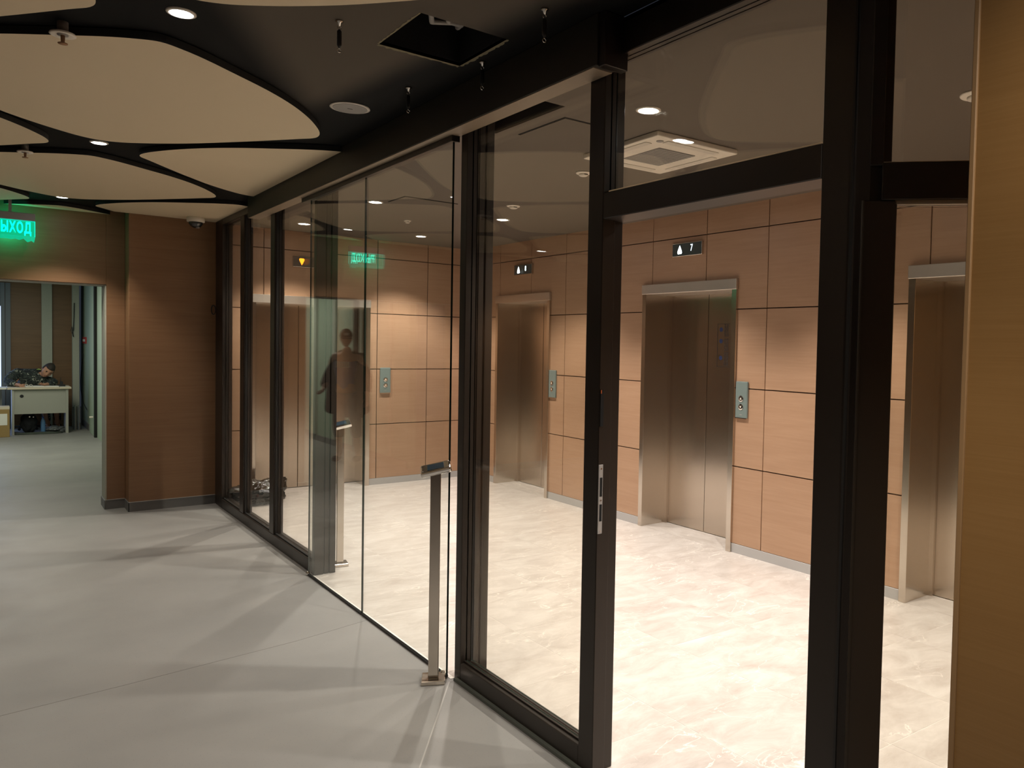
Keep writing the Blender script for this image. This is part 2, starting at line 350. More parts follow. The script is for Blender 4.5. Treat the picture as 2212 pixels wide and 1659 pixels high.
# hatch openings: boxes of void above the ceilings, rough plasterboard edges
def void(x0, y0, x1, y1, z, parent, zz=.45):
    m = MB(); m.box((x0-.02, y0-.02, z+.014), (x0, y1+.02, z+zz)); m.box((x1, y0-.02, z+.014), (x1+.02, y1+.02, z+zz)); m.box((x0, y0-.02, z+.014), (x1, y0, z+zz)); m.box((x0, y1, z+.014), (x1, y1+.02, z+zz)); m.box((x0-.02, y0-.02, z+zz), (x1+.02, y1+.02, z+zz+.02))
    return m.build('hatch_void', M['hole'], parent)
void(*hatch, HZ, ceil_h)
void(*lh[0], ZC, ceil_l); void(*lh[1], ZC, ceil_l)
def ragged(p0, p1, z, w, parent):
    p0, p1 = Vector(p0), Vector(p1); n = 26; d = (p1-p0)/n; nrm = Vector((-d.y, d.x)).normalized()
    m = MB(); pts = []; q = []
    for i in range(n+1):
        p = p0+d*i; pts.append(p); q.append(p+nrm*(w*(.45+.75*random.random())))
    m.prism([(p.x, p.y) for p in pts]+[(p.x, p.y) for p in reversed(q)], z-.001, z+.012); m.build('cut_edge', M['cutedge'], parent)
ragged((1.203, 3.0), (1.203, 2.62), HZ, -.010, ceil_h); ragged((1.553, 3.0), (1.203, 3.0), HZ, -.02, ceil_h); ragged((1.553, 2.62), (1.553, 3.0), HZ, -.016, ceil_h)
m = MB()
for i in range(3): m.tube([(1.25+.08*i, 2.66, HZ+.1), (1.33+.07*i, 2.8, HZ+.06+.02*i), (1.5, 2.86+.03*i, HZ+.12), (1.54, 2.95, HZ+.2)], .011, 8)
m.build('cable', M['grille'], ceil_h, smooth=True)
MB().box((1.42, 2.64, HZ+.05), (1.50, 2.70, HZ+.056)).build('bracket', M['white2'], ceil_h)
MB().box((1.81, 3.45, ZC+.09), (2.10, 3.74, ZC+.10)).build('raw_board', M['board'], ceil_l)
# ---- curved cream ceiling panels
HALF = [(0, -.985), (.08, -.955), (.17, -.90), (.3, -.80), (.48, -.655), (.63, -.505), (.75, -.35), (.83, -.22), (.885, -.11), (.91, -.02), (.90, .05), (.84, .13), (.66, .37), (.45, .63), (.31, .775), (.2, .87), (.1, .94), (0, .97)]
def cr(P, k=4):
    n = len(P); out = []
    for i in range(n):
        p0, p1, p2, p3 = P[i-1], P[i], P[(i+1) % n], P[(i+2) % n]
        for j in range(k):
            t = j/k; out.append(tuple(.5*((2*p1[a])+(-p0[a]+p2[a])*t+(2*p0[a]-5*p1[a]+4*p2[a]-p3[a])*t*t+(-p0[a]+3*p1[a]-3*p2[a]+p3[a])*t**3) for a in (0, 1)))
    return out
def clip(P, ax, lim, keep_less=True):
    out = []; n = len(P)
    ins = (lambda p: p[ax] <= lim) if keep_less else (lambda p: p[ax] >= lim)
    for i in range(n):
        a, b = P[i], P[(i+1) % n]
        if ins(a): out.append(a)
        if ins(a) != ins(b):
            t = (lim-a[ax])/(b[ax]-a[ax]); out.append((a[0]+(b[0]-a[0])*t, a[1]+(b[1]-a[1])*t))
    return out
SHAPE = cr(HALF+[(-x, y) for x, y in HALF[-2:0:-1]])
ZP = 2.75
centres = []
for m_ in range(-2, 4):
    for k in range(-2, 1):
        centres.append((.53+2.28*k, 4.45+2.46*(m_-1)))
        centres.append((-.61+2.28*k, 3.22+2.46*(m_-1)))
    if m_ >= 2: centres.append((1.67, 3.22+2.46*(m_-1)))
for (cx_, cy_) in centres:
    P = [(cx_+x, cy_+y) for x, y in SHAPE]
    P = clip(P, 0, 1.66 if cy_ < 6.4 else 1.754); P = clip(P, 1, 8.638 if cx_ < .9 else 8.398); P = clip(P, 0, -4.15, False); P = clip(P, 1, -3.45, False)
    if cx_ < .9 and cy_ > 7 and len(P): pass
    if len(P) < 3: continue
    MB().prism(P, ZP, HZ-.004, 0, 1).build('ceiling_panel', [M['cream'], M['cream_edge']], ceil_h)
# ---- lobby walls with veneer panels
def panel_wall(name, label, axis, plane, joints, lo, hi, holes, sgn):
    w = empty(name); tag(w, label, 'wall', kind='structure')
    mb = MB()
    for (a, z0, b, z1) in sub_rects((lo, 0, hi, 2.9), holes):
        if axis == 'x': mb.box((plane+.018*sgn, a, z0), (plane+.12*sgn, b, z1))
        else: mb.box((a, plane+.018*sgn, z0), (b, plane+.12*sgn, z1))
    mb.build('joint_backing', M['backing'], w)
    J = sorted(j for j in joints if lo < j < hi); J = [lo]+J+[hi]; g = .0042
    for r in range(5):
        for a, b in zip(J[:-1], J[1:]):
            rect = (a+g, ROWS[r]+g, b-g, ROWS[r+1]-(g if r < 4 else 0))
            hs = [(h[0]-.001, h[1], h[2]+.001, h[3]+.001) for h in holes]
            rs = [q for q in sub_rects(rect, hs) if q[2]-q[0] > .01 and q[3]-q[1] > .01]
            if not rs: continue
            mb = MB(); c = ((a+b)/2, (ROWS[r]+ROWS[r+1])/2)
            for (p, z0, q, z1) in rs:
                if axis == 'x': mb.box((0, p-c[0], z0-c[1]), (.016*sgn, q-c[0], z1-c[1]))
                else: mb.box((p-c[0], 0, z0-c[1]), (q-c[0], .016*sgn, z1-c[1]))
            mb.build('veneer_panel', M['wood'], w, (plane, c[0], c[1]) if axis == 'x' else (c[0], plane, c[1]))
    return w
E_ELEV = [(7.929, 6.817), (5.331, 4.196), (2.717, 1.60)]
jE = [7.873, 7.215, 6.56, 5.89, 5.223, 4.556, 3.90, 3.24, 2.585, 1.925, 1.265, .6, -.06, -.72, -1.4, -2.1]
we = panel_wall('wall_east', 'veneer-panelled lobby wall holding three steel lift doors', 'x', XE, jE, -3.4, YW, [(b+.03, 0, a-.03, 2.16) for a, b in E_ELEV], 1)
ww = panel_wall('wall_north', 'veneer-panelled lobby end wall with the single lift door', 'y', YW, [2.238, 2.84, 3.444, 4.05], 1.79, XE, [(2.14, 0, 3.33, 2.06)], 1)
# skirtings (aluminium)
def skirt(name, segs, mat, h, axis, plane, th, label):
    o = MB()
    for a, b in segs:
        if axis == 'x': o.box((plane, a, 0), (plane-th, b, h))
        else: o.box((a, plane, 0), (b, plane-th, h))
    return tag(o.build(name, mat, None, bevel=.001), label, 'skirting board', kind='structure')
skirt('baseboard_east', [(6.817, 5.331), (4.196, 2.717), (1.6, -3.4), (YW, 7.929)], M['skirting_al'], .072, 'x', XE, .006, 'aluminium skirting strip under the lobby side wall panels')
skirt('baseboard_north', [(1.79, 2.111), (3.359, XE)], M['skirting_al'], .072, 'y', YW, .006, 'aluminium skirting strip under the lobby end wall panels')
# lobby south and side closures
tag(MB().box((1.735, -3.55, 0), (4.9, -3.4, 2.9)).build('wall_south', M['wood']), 'veneered wall closing the lobby behind the viewer', 'wall', kind='structure')
# ---- hall end wall: right block, recessed block with the opening, lintel
wl = MB()
wl.box((1.036, 8.40, 0), (1.79, 8.52, 2.86)); wl.box((1.036, 8.52, 0), (1.2, 8.92, 2.86))
wl.box((.888, 8.64, 0), (1.036, 8.91, 2.86)); wl.box((-1.0, 8.64, 2.10), (.888, 8.91, 2.86)); wl.box((-4.2, 8.64, 0), (-1.0, 8.91, 2.86))
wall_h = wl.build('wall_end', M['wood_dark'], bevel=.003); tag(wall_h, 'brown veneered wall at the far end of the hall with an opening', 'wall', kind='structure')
MB().box((.876, 8.655, 0), (.888, 8.91, 2.10)).box((-1.0, 8.66, 2.092), (.888, 8.91, 2.10)).build('plaster_reveal', M['plaster'], wall_h)
bb = MB().box((1.030, 8.392, 0), (1.756, 8.40, .085)).box((1.028, 8.392, 0), (1.036, 8.64, .085)).box((.88, 8.632, 0), (1.03, 8.64, .085)).box((.868, 8.632, 0), (.876, 8.91, .085)).box((-4.2, 8.632, 0), (-1.0, 8.64, .085))
tag(bb.build('baseboard_end', M['skirting_grey']), 'dark grey skirting at the foot of the brown end wall', 'skirting board', kind='structure')
MB().box((1.030, 8.388, .085), (1.756, 8.40, .09)).box((.876, 8.629, .085), (1.03, 8.64, .09)).build('baseboard_end_cap', M['skirting_al'])
tag(bpy.data.objects['baseboard_end_cap'], 'pale cap strip on the dark grey skirting', 'skirting board', kind='structure'); bpy.data.objects['baseboard_end_cap'].name = 'trim_1'
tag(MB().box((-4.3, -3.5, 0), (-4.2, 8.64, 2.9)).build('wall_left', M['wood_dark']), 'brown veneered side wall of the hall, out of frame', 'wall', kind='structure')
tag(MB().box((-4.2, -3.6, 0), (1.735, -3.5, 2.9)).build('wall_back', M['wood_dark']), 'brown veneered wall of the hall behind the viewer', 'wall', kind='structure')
# ---- near wood-clad column at the right edge of the photo
wc = MB().box((1.60, -3.4, 0), (2.6, .800, 2.785)).build('wall_right', M['wood_near'])
tag(wc, 'wood-veneered wall close by at the right edge', 'wall', kind='structure')
MB().box((1.594, .800, 0), (2.6, .812, 2.785)).build('edge_strip', M['wood_edge'], wc, bevel=.002)

# ---- guard's corridor beyond the opening
rm = MB().box((-.85, 9.4, 0), (-.75, 17.0, 2.65)).build('wall_corridor_left', M['plaster_green']); tag(rm, 'pale green corridor wall mirrored in the sliding glass', 'wall', kind='structure')
mb = MB()
for y, w in ((9.9, .05), (10.9, .12), (11.25, .05), (12.0, .1), (12.9, .18)): mb.box((-.75, y, .1), (-.715, y+w, 2.6))
mb.build('pipe_casing', M['plaster'], rm)
MB().box((-.74, 11.05, .1), (-.70, 11.19, 2.6)).build('dark_duct', M['hole'], rm)
MB().box((-.75, 9.4, 0), (-.735, 17, .09)).build('skirting', M['skirting_grey'], rm)
rr_ = MB().box((1.4, 8.92, 0), (1.5, 17.5, 2.65)).box((1.2, 8.92, 0), (1.4, 9.0, 2.65)).build('wall_corridor_right', M['plaster_green']); tag(rr_, 'pale green corridor wall with cables and a red plate', 'wall', kind='structure')
MB().box((1.385, 15.95, 0), (1.4, 17.3, .11)).build('skirting', M['skirting_grey'], rr_)
MB().box((1.375, 14.98, 0), (1.4, 15.72, 2.5)).build('door_leaf', M['plaster_green'], rr_, bevel=.004)
MB().box((1.365, 14.85, 0), (1.4, 14.98, 2.6)).build('door_gap', M['hole'], rr_)
MB().lathe([(.004, 0), (.016, .0), (.016, -.05), (.004, -.05)], (1.375, 15.2, .30), 10, 'x').build('door_stop', M['white'], rr_)
bk = MB().box((-.85, 17.0, 0), (1.30, 17.15, 2.65)).build('wall_corridor_end', wood('end_veneer', (.16, .085, .04), (.23, .125, .06))); tag(bk, 'brown veneered wall behind the guard', 'wall', kind='structure')
MB().box((.79, 16.93, 0), (.938, 17.0, 2.65)).build('white_pilaster', M['plaster'], bk)
MB().box((1.225, 16.85, 0), (1.325, 17.45, 2.65)).build('cream_pilaster', M['plaster'], bk, bevel=.004)
tag(MB().box((-1.0, 8.91, 2.62), (1.5, 17.5, 2.70)).build('ceiling', M['plaster']), 'white corridor ceiling beyond the opening', 'ceiling', kind='structure')
wn = empty('window_1', (0, 0, 0)); tag(wn, 'daylit window at the far left behind the guard', 'window', kind='structure')
MB().box((-.70, 16.985, .12), (.232, 16.99, 2.1)).build('pane', M['winlight'], wn)
MB().box((.232, 16.93, 0), (.285, 17.0, 2.5)).build('window_frame', M['winframe'], wn); MB().box((.292, 16.95, 0), (.362, 17.0, 2.5)).build('window_frame', M['winframe'], wn)
MB().box((-.72, 16.95, 0), (.232, 17.0, .12)).build('sill_panel', M['winframe'], wn); MB().box((-.72, 16.95, 2.1), (.232, 17.0, 2.5)).build('window_frame', M['winframe'], wn)

# ================================================================== PARTITION
GX = 1.785
def pane(name, parent, x, y0, y1, z0, z1, mat='glass', th=.006):
    m = MB().box((x, y0, z0), (x+th, y1, z1))
    m.mi = [1, 1, 1, 0, 1, 0]; return m.build(name, [M[mat], M['glass_edge']], parent)
w2 = empty('window_2'); tag(w2, 'three dark-framed fixed lights at the far end of the glass partition', 'window', kind='structure')
B = M['bronze']
MB().box((XP, 8.12, 0), (XP+.09, 8.392, ZC)).build('corner_post', B, w2, bevel=.003)
MB().box((XP, 5.475, .0), (XP+.09, 8.12, .088)).build('bottom_rail', B, w2, bevel=.003)
MB().box((XP, 5.475, 2.695), (XP+.09, 8.12, 2.785)).build('top_rail', B, w2, bevel=.003)
for y0, y1 in ((7.33, 7.454), (6.409, 6.524)):
    MB().box((XP, y0, .088), (XP+.075, y1, 2.695)).build('mullion', B, w2, bevel=.004)
    MB().box((XP+.012, y0-.006, .088), (XP+.03, y0, 2.695)).build('gasket', M['bronze_in'], w2)
for y0, y1 in ((7.454, 8.12), (6.524, 7.33), (5.475, 6.409)):
    for x in (GX, GX+.024): pane('glass_pane', w2, x, y0, y1, .088, 2.695)
    MB().box((XP+.014, y0, .088), (GX, y1, .098)).build('glazing_bead', M['bronze_in'], w2)
def jamb(parent, y0, y1, d):
    m = MB().box((XP, y0, 0), (XP+.062, y1, 2.70)).box((XP+.07, y0+.006, 0), (XP+.10, y1-.006, 2.70)).box((XP+.105, y0, 0), (XP+.125+.02, y1, 2.70)).box((XP+.05, y0+.012, 0), (XP+.12, y1-.012, 2.70))
    return m.build('jamb_post', B, parent, bevel=.002)
jamb(w2, 5.425, 5.475, 1)
w3 = empty('window_3'); tag(w3, 'tall fixed light between the sliding doors and the open doorway', 'window', kind='structure')
jamb(w3, 3.304, 3.362, 1)
MB().box((XP, 2.352, .004), (XP+.075, 3.304, .092)).build('bottom_rail', B, w3, bevel=.003)
MB().box((XP+.02, 2.352, .092), (GX, 3.304, .10)).build('glazing_bead', B, w3)
for x in (GX, GX+.024): pane('glass_pane', w3, x, 2.352, 3.304, .10, 2.70)
MB().box((XP, 2.352, 2.70), (XP+.075, 3.304, 2.785)).build('top_rail', B, w3, bevel=.003)
MB().box((XP, 2.262, .004), (XP+.06, 2.352, 2.785)).build('post', B, w3, bevel=.003)
MB().box((XP+.06, 2.285, .0), (XP+.115, 2.345, 2.785)).build('post_back', B, w3, bevel=.003)
# door seal strip on the floor
MB().box((XP-.016, 2.30, 0), (XP, 3.34, .014)).build('floor_seal', plain('grey_green_sealant', (.09, .10, .085), .6), w3)
sp = MB().box((XP+.002, 2.2575, .925), (XP+.022, 2.262, 1.183)).build('strike_plate', M['skirting_al'], w3, bevel=.001)
for z0, z1 in ((.972, 1.035), (1.065, 1.135)): MB().box((XP+.008, 2.256, z0), (XP+.018, 2.2578, z1)).build('bolt_slot', M['hole'], sp)
for z in (.935, 1.05, 1.168): MB().lathe([(.0035, 0), (.0035, -.0012)], (XP+.013, 2.2575, z), 8, 'y').build('screw', M['chrome'], sp)
MB().box((XP+.004, 2.2578, 1.325), (XP+.018, 2.262, 1.46)).build('latch_slot', M['hole'], w3)
MB().box((XP+.004, 2.2572, 1.447), (XP+.008, 2.262, 1.46)).build('orange_latch_tab', plain('orange_plastic', (.55, .12, .02), .5), w3)
# overhead beam (door operator housing) and its end
bm_ = MB().box((1.664, 2.196, 2.604), (XP-.001, 6.84, 2.784)).build('trim_beam', M['beam'], bevel=.002); tag(bm_, 'long dark boxed beam over the glass doors', 'beam', kind='structure'); bm_.name = 'trim_2'
MB().box((1.668, 2.22, 2.601), (XP-.004, 6.83, 2.604)).build('lit_underside_strip', M['beam_under_lit'], bm_)
MB().box((1.672, 2.16, 2.598), (XP+.02, 2.197, 2.784)).build('end_cap', M['bronze'], bm_, bevel=.002)
# doorway frame
d1 = empty('door_1'); tag(d1, 'dark-framed open doorway with a glazed light above', 'doorway', kind='structure')
MB().box((XP, 1.302, 2.087), (XP+.075, 2.262, 2.182)).build('lintel', B, d1, bevel=.003)
MB().box((XP+.06, 1.302, 2.089), (XP+.115, 2.29, 2.18)).build('lintel_back', B, d1, bevel=.002)
MB().box((XP, 1.302, 2.658), (XP+.075, 2.262, 2.785)).build('head_rail', B, d1, bevel=.003)
MB().box((XP+.014, 1.302, 2.182), (GX, 2.262, 2.190)).build('glazing_bead', M['chrome'], d1)
for x in (GX, GX+.024): pane('glass_pane', d1, x, 1.302, 2.262, 2.19, 2.658)
MB().prism([(XP, 1.302), (XP, 1.208), (1.762, 1.198), (1.772, 1.162), (1.815, 1.128), (1.86, 1.17), (1.875, 1.302)], 0, 2.785).build('corner_post', B, d1, bevel=.002)
MB().box((1.752, 1.200, 0), (1.757, 1.207, 2.785)).build('joint_strip', M['bronze_in'], d1)
# angled light on the right: transom + stile, direction 41 degrees off the partition line
B2 = plain('bronze_door_leaf', (.05, .038, .028), .42, .3)
w4 = empty('window_4', (1.80, 1.150, 0), radians(-49)); tag(w4, 'angled glazed screen between the doorway post and the wooden wall', 'window', kind='structure')
def lb(name, x0, x1, y0, y1, z0, z1, m, par=w4, bv=.002): return MB().box((x0, y0, z0), (x1, y1, z1)).build(name, m, par, bevel=bv)
lb('transom', 0, .9, -.03, .04, 2.01, 2.105, B); lb('bead', 0, .9, -.012, .006, 2.105, 2.110, M['chrome'], bv=0)
lb('bead', .035, .9, -.02, .01, 2.0, 2.01, M['beam_under_lit'], bv=0)
lb('stile', -.045, .040, -.02, .03, .0, 2.01, B2); lb('stile', -.03, .004, -.02, .03, 2.10, 2.785, B); lb('bottom_rail', 0, .9, -.02, .03, 0, .09, B)
lb('stile_lit_strip', -.048, -.040, -.023, -.016, .0, 2.01, plain('lit_face_bronze', (.05, .04, .03), .4, .3), bv=0)  # lighter bronze carries the brightness of the angled face
lb('head_rail', 0, .9, -.03, .04, 2.72, 2.785, B)
for y in (.0, .024):
    for (x0, z0, z1) in ((.040, .09, 2.0), (.0, 2.11, 2.72)):
        m = MB().box((x0, y, z0), (.9, y+.006, z1)); m.mi = [1, 1, 0, 1, 0, 1]; m.build('glass_pane', [M['glass'], M['glass_edge']], w4)
# sliding doors
d2 = empty('door_2'); tag(d2, 'pair of closed frameless glass sliding doors under a dark rail', 'sliding door', kind='structure')
MB().box((1.737, 3.364, 0), (1.757, 5.425, .002)).build('threshold_strip', M['grout'], d2)
MB().box((1.71, 3.37, 2.572), (1.752, 5.607, 2.60)).build('carrier_rail', B, d2, bevel=.002)
MB().box((1.735, 3.37, 2.60), (1.755, 5.607, 2.604)).build('rail_gasket', M['bronze_in'], d2)
for i, (y0, y1) in enumerate(((4.480, 5.455), (3.388, 4.474))):
    m = MB().box((1.724, y0, .014), (1.734, y1, 2.575)); m.mi = [1, 1, 1, 0, 1, 0]
    lf_ = m.build('glass_leaf', [M['glass_door'], M['glass_edge']], d2)
    yy = y1 if i == 0 else y0
    MB().lathe([(.003, -.012), (.012, -.008), (.015, 0), (.012, .008), (.003, .012)], (1.722, yy+(.004 if i == 0 else .03), .016), 14, 'x').build('floor_guide', M['chrome'], lf_, smooth=True)
    MB().box((1.722, y0, .004), (1.736, y1, .014)).build('bottom_seal', M['bronze_in'], lf_)

# ================================================================== LIFT DOORS
def lift(name, label, fr0, fr1, top, seam_at, group=None):
    """entrance built in local axes: x across, y into the shaft, z up; origin at frame start"""
    w = fr1-fr0; d = .30; e = empty(name); tag(e, label, 'lift door', kind='structure')
    fo = .05
    MB().box((0, -.022, 0), (fo, d, top-.05)).build('jamb', M['steel'], e, bevel=.002)
    MB().box((w-fo, -.022, 0), (w, d, top-.05)).build('jamb', M['steel'], e, bevel=.002)
    m = MB().box((-.002, -.030, top-.085), (w+.002, .0, top)); m.box((fo, 0, top-.085), (w-fo, d, top-.03)); m.build('header', M['steel_head'], e, bevel=.003)
    op0, op1 = fo, w-fo; s = seam_at
    MB().box((op0+.03, d-.02, .006), (s-.0025, d+.02, top-.08)).build('door_panel', M['steel_door'], e, bevel=.003)
    MB().box((s+.0025, d-.02, .006), (op1+.02, d+.02, top-.08)).build('door_panel', M['steel_door'], e, bevel=.003)
    MB().box((op0, d-.045, .0), (op0+.032, d-.02, top-.08)).build('return_strip', M['steel_door'], e)
    MB().box((op0, -.01, -.0), (op1, d-.03, .0015)).build('sill', M['tile'], e)
    MB().box((op0, d+.02, 0), (op1, d+.2, top)).build('dark_shaft', M['hole'], e)
    return e
LZ = 2.182
l8 = lift('door_3', 'steel lift door below the display reading 8', 0, 1.112, LZ, .55); l8.location = (XE, 7.929, 0); l8.rotation_euler = (0, 0, -pi/2)
l7 = lift('door_4', 'steel lift door with a sticker below the display reading 7', 0, 1.135, LZ, .54); l7.location = (XE, 5.331, 0); l7.rotation_euler = (0, 0, -pi/2)
l9 = lift('door_5', 'steel lift door half hidden by the wooden wall on the right', 0, 1.117, LZ, .55); l9.location = (XE, 2.717, 0); l9.rotation_euler = (0, 0, -pi/2)
l1 = lift('door_6', 'steel lift door on the end wall behind the glass sliding doors', 0, 1.248, 2.085, .56); l1.location = (2.111, YW, 0)
for l in (l7,):
    st = MB().box((.655, .2785, 1.835), (.80, .2795, 1.838)).box((.655, .2785, 1.468), (.80, .2795, 1.471)).box((.655, .2785, 1.468), (.658, .2795, 1.838))
    s_ = st.build('sticker', M['sticker'], l)
    for z in (1.788, 1.689, 1.545): MB().lathe([(.019, 0), (.019, -.001)], (.698, .279, z), 20, 'y').build('blue_dot', M['bluedot'], s_)
    mb = MB(); random.seed(3)
    for i in range(40):
        z = 1.482+i*.0089
        if i in (13, 26, 27): continue
        for a, b in ((.735, .755), (.762, .782)):
            mb.box((a+random.uniform(-.004, .004), .2785, z), (b+random.uniform(-.006, .006), .2795, z+.0045))
    mb.build('fine_print', M['sticker'], s_)

# call button panels
def call_panel(label, loc, rz):
    e = empty('call_panel', loc, rz); tag(e, label, 'button panel', 'lift call panels')
    m = MB().box((-.062, -.018, -.145), (.062, 0, .145)); m.build('plate', M['teal'], e, bevel=.008, seg=3)
    MB().box((-.06, -.019, -.147), (.06, -.001, -.140)).build('lower_rim', M['chrome'], e)
    for z, up_ in ((.01, 1), (-.055, -1)):
        b = MB().lathe([(.0245, -.016), (.0245, -.022), (.018, -.024)], (0, 0, z), 20, 'y').build('button', M['chrome'], e, smooth=False)
        mb = MB(); mb.ring([[(-.009, -.0245, z-.007*up_), (.009, -.0245, z-.007*up_), (0, -.0245, z+.010*up_)], [(-.009, -.026, z-.007*up_), (.009, -.026, z-.007*up_), (0, -.026, z+.010*up_)]]).build('arrow_mark', M['white'], b)
    MB().box((-.012, -.0188, -.120), (.012, -.018, -.114)).build('maker_mark', M['grille'], e)
    return e
call_panel('teal-grey button panel between the two far lift doors, nearer the corner', (XE, 6.755, 1.218), -pi/2)
call_panel('teal-grey button panel right of the lift seen through the open doorway', (XE, 4.122, 1.224), -pi/2)
call_panel('teal-grey call button panel beside the end-wall lift', (3.54, YW, 1.185), 0)
# floor displays
def text_mesh(name, txt, size, mat, parent, loc, ext=.0008, rot=(pi/2, 0, 0), sx=1.0, off=0.0):
    c = bpy.data.curves.new(name, 'FONT'); c.body = txt; c.offset = off; c.space_character = 1.0 if not off else 1.16; c.size = size; c.extrude = ext; c.align_x = 'CENTER'; c.align_y = 'CENTER'
    t = bpy.data.objects.new(name, c); COL.objects.link(t); dg = bpy.context.evaluated_depsgraph_get()
    me = bpy.data.meshes.new_from_object(t.evaluated_get(dg)); bpy.data.objects.remove(t)
    o = bpy.data.objects.new(name, me); COL.objects.link(o); me.materials.clear(); me.materials.append(mat)
    o.parent = parent; o.location = loc; o.rotation_euler = rot; o.scale = (sx, 1, 1); return o
def display(label, loc, rz, w, digit, up_, glass, am, dm):
    e = empty('floor_display', loc, rz); tag(e, label, 'display', 'lift floor displays')
    MB().box((-w/2, -.022, -.056), (w/2, 0, .056)).build('housing', M['steel'], e, bevel=.002)
    MB().box((-w/2+.005, -.0235, -.051), (w/2-.005, -.0215, .051)).build('screen', glass, e)
    ax = -w*.24; s = up_; P = [(0, .036), (.010, .018), (.024, -.012), (.027, -.024), (.020, -.035), (-.020, -.035), (-.027, -.024), (-.024, -.012), (-.010, .018)]
    MB().ring([[(ax+x*1.0, -.0236, z*s) for x, z in P], [(ax+x, -.0245, z*s) for x, z in P]]).build('arrow', am, e)
    text_mesh('digit', digit, .082, dm, e, (w*.16, -.0242, .006), sx=.72)
    return e
display('small lift display showing eight, above the narrower-looking far lift', (XE, 7.357, 2.452), -pi/2, .36, '8', 1, M['disp'], M['arrow'], M['digit'])
display('larger lift display showing seven, framed by the open doorway', (XE, 4.77, 2.460), -pi/2, .355, '7', 1, M['disp'], M['arrow'], M['digit'])
dw = display('lift display with an orange down arrow and the number 1', (2.69, YW, 2.45), 0, .34, '1', -1, M['disp_w'], M['orange'], M['orange2'])

# ================================================================== CEILING THINGS
def downlight(label, x, y, z, r, watt, col, spot, lens, group, tilt=None):
    e = empty('downlight', (x, y, z)); tag(e, label, 'ceiling lamp', group)
    MB().lathe([(r*1.28, 0), (r*1.28, -.004), (r*1.02, -.007), (r, -.002), (r, .0)], k=28, cap=False).build('trim_ring', M['white2'], e, smooth=True)
    MB().lathe([(r, -.001), (r, -.0035)], k=28).build('lens', lens, e)
    l = bpy.data.lights.new('downlight_lamp', 'SPOT'); l.energy = watt; l.color = col; l.spot_size = spot; l.spot_blend = .6; l.shadow_soft_size = .02
    o = bpy.data.objects.new('downlight_lamp', l); COL.objects.link(o); o.parent = e; o.location = (0, 0, -.03)
    return e
LL = [(2.49, 2.866, 'round lobby downlight glaring above the doorway light'), (2.49, 6.25, 'lobby downlight seen through the sliding glass, left of the far ones'), (2.44, 7.93, 'lobby downlight nearest the end-wall lift'), (3.645, 7.876, 'lobby downlight in the far corner by the end wall'),
      (3.69, 6.25, 'lobby downlight in front of the lift showing 8'), (2.49, 4.58, 'lobby downlight hidden behind the door jamb'), (3.67, 4.58, 'lobby downlight hidden behind the doorway lintel'), (3.67, 2.9, 'lobby downlight in front of the rightmost lift'), (2.75, 1.25, 'lobby downlight beyond the wooden wall on the right'), (3.67, 1.25, 'lobby downlight beyond the rightmost lift'), (3.1, -.6, 'lobby downlight farthest right, out of frame')]
for x, y, lab in LL: downlight(lab, x, y, ZC, .048, LOBBY_W, LOBBY_C, LOBBY_SPOT, M['lens'], 'lobby downlights')
HL = [(.555, 3.20, 'hall downlight nearest the viewer between curved panels'), (.545, 5.655, 'hall downlight second from the viewer between curved panels'), (.52, 8.09, 'hall downlight nearest the brown end wall'),
      (.55, .74, 'hall downlight above the viewer, out of frame'), (1.20, -.10, 'added wide lamp brightening the wooden wall, out of frame'), (-1.73, .74, 'hall downlight behind left of the viewer, out of frame'), (-1.73, 3.2, 'hall downlight left of the nearest one, out of frame'), (-1.73, 5.65, 'hall downlight left of the second one, out of frame'), (-1.73, 8.09, 'hall downlight at the far left, out of frame')]
for x, y, lab in HL: downlight(lab, x, y, HZ, .038, HALL_W, HALL_C, radians(150) if x == 1.20 else HALL_SPOT, M['lens_hall'], 'hall downlights')  # the wide-cone lamp is added to brighten the near wooden wall
def detector(label, x, y, z, r, drop=0, mat='white'):
    e = empty('smoke_detector', (x, y, z)); tag(e, label, 'smoke detector', 'ceiling detectors')
    if drop: MB().lathe([(r*.55, 0), (r*.55, -drop)], k=18).build('drop_tube', M['grille'], e, smooth=True)
    MB().lathe([(r*1.0, -drop), (r*1.02, -drop-.005), (r*.95, -drop-.010), (r*.62, -drop-.012)], k=26).build('base', M[mat], e, smooth=True)
    MB().lathe([(r*.62, -drop-.010), (r*.60, -drop-.022), (r*.42, -drop-.027)], k=22).build('sensor_head', M['white2'], e, smooth=True)
    MB().box((-r*.3, -r*.62, -drop-.020), (r*.3, -r*.60, -drop-.014)).build('slot', M['darkpl'], e)
    return e
detector('white smoke detector on the lobby ceiling before the lift showing 8', 3.386, 5.566, ZC, .055)
detector('small white sensor on the far lobby ceiling', 3.087, 6.966, ZC, .034)
detector('white sensor half hidden by the door post, left of the air unit', 3.07, 4.173, ZC, .05)
detector('white smoke detector cut by the wooden wall on the right', 3.40, 1.70, ZC, .075)
def hall_det(label, x, y):
    e = empty('sprinkler', (x, y, HZ)); tag(e, label, 'sprinkler', 'hall ceiling sprinklers')
    MB().lathe([(.018, 0), (.018, -.05)], k=14).build('stem', M['grille'], e, smooth=True)
    MB().lathe([(.040, -.042), (.043, -.048), (.036, -.052), (.018, -.046)], k=26, cap=False).build('rose', M['white'], e, smooth=True)
    MB().lathe([(.008, -.04), (.006, -.075), (.016, -.078), (.016, -.081)], k=12).build('head', M['board'], e, smooth=True)
hall_det('white-rimmed ceiling sprinkler nearest the viewer', .235, 3.60); hall_det('white-rimmed ceiling sprinkler above the green exit sign', .205, 6.05)
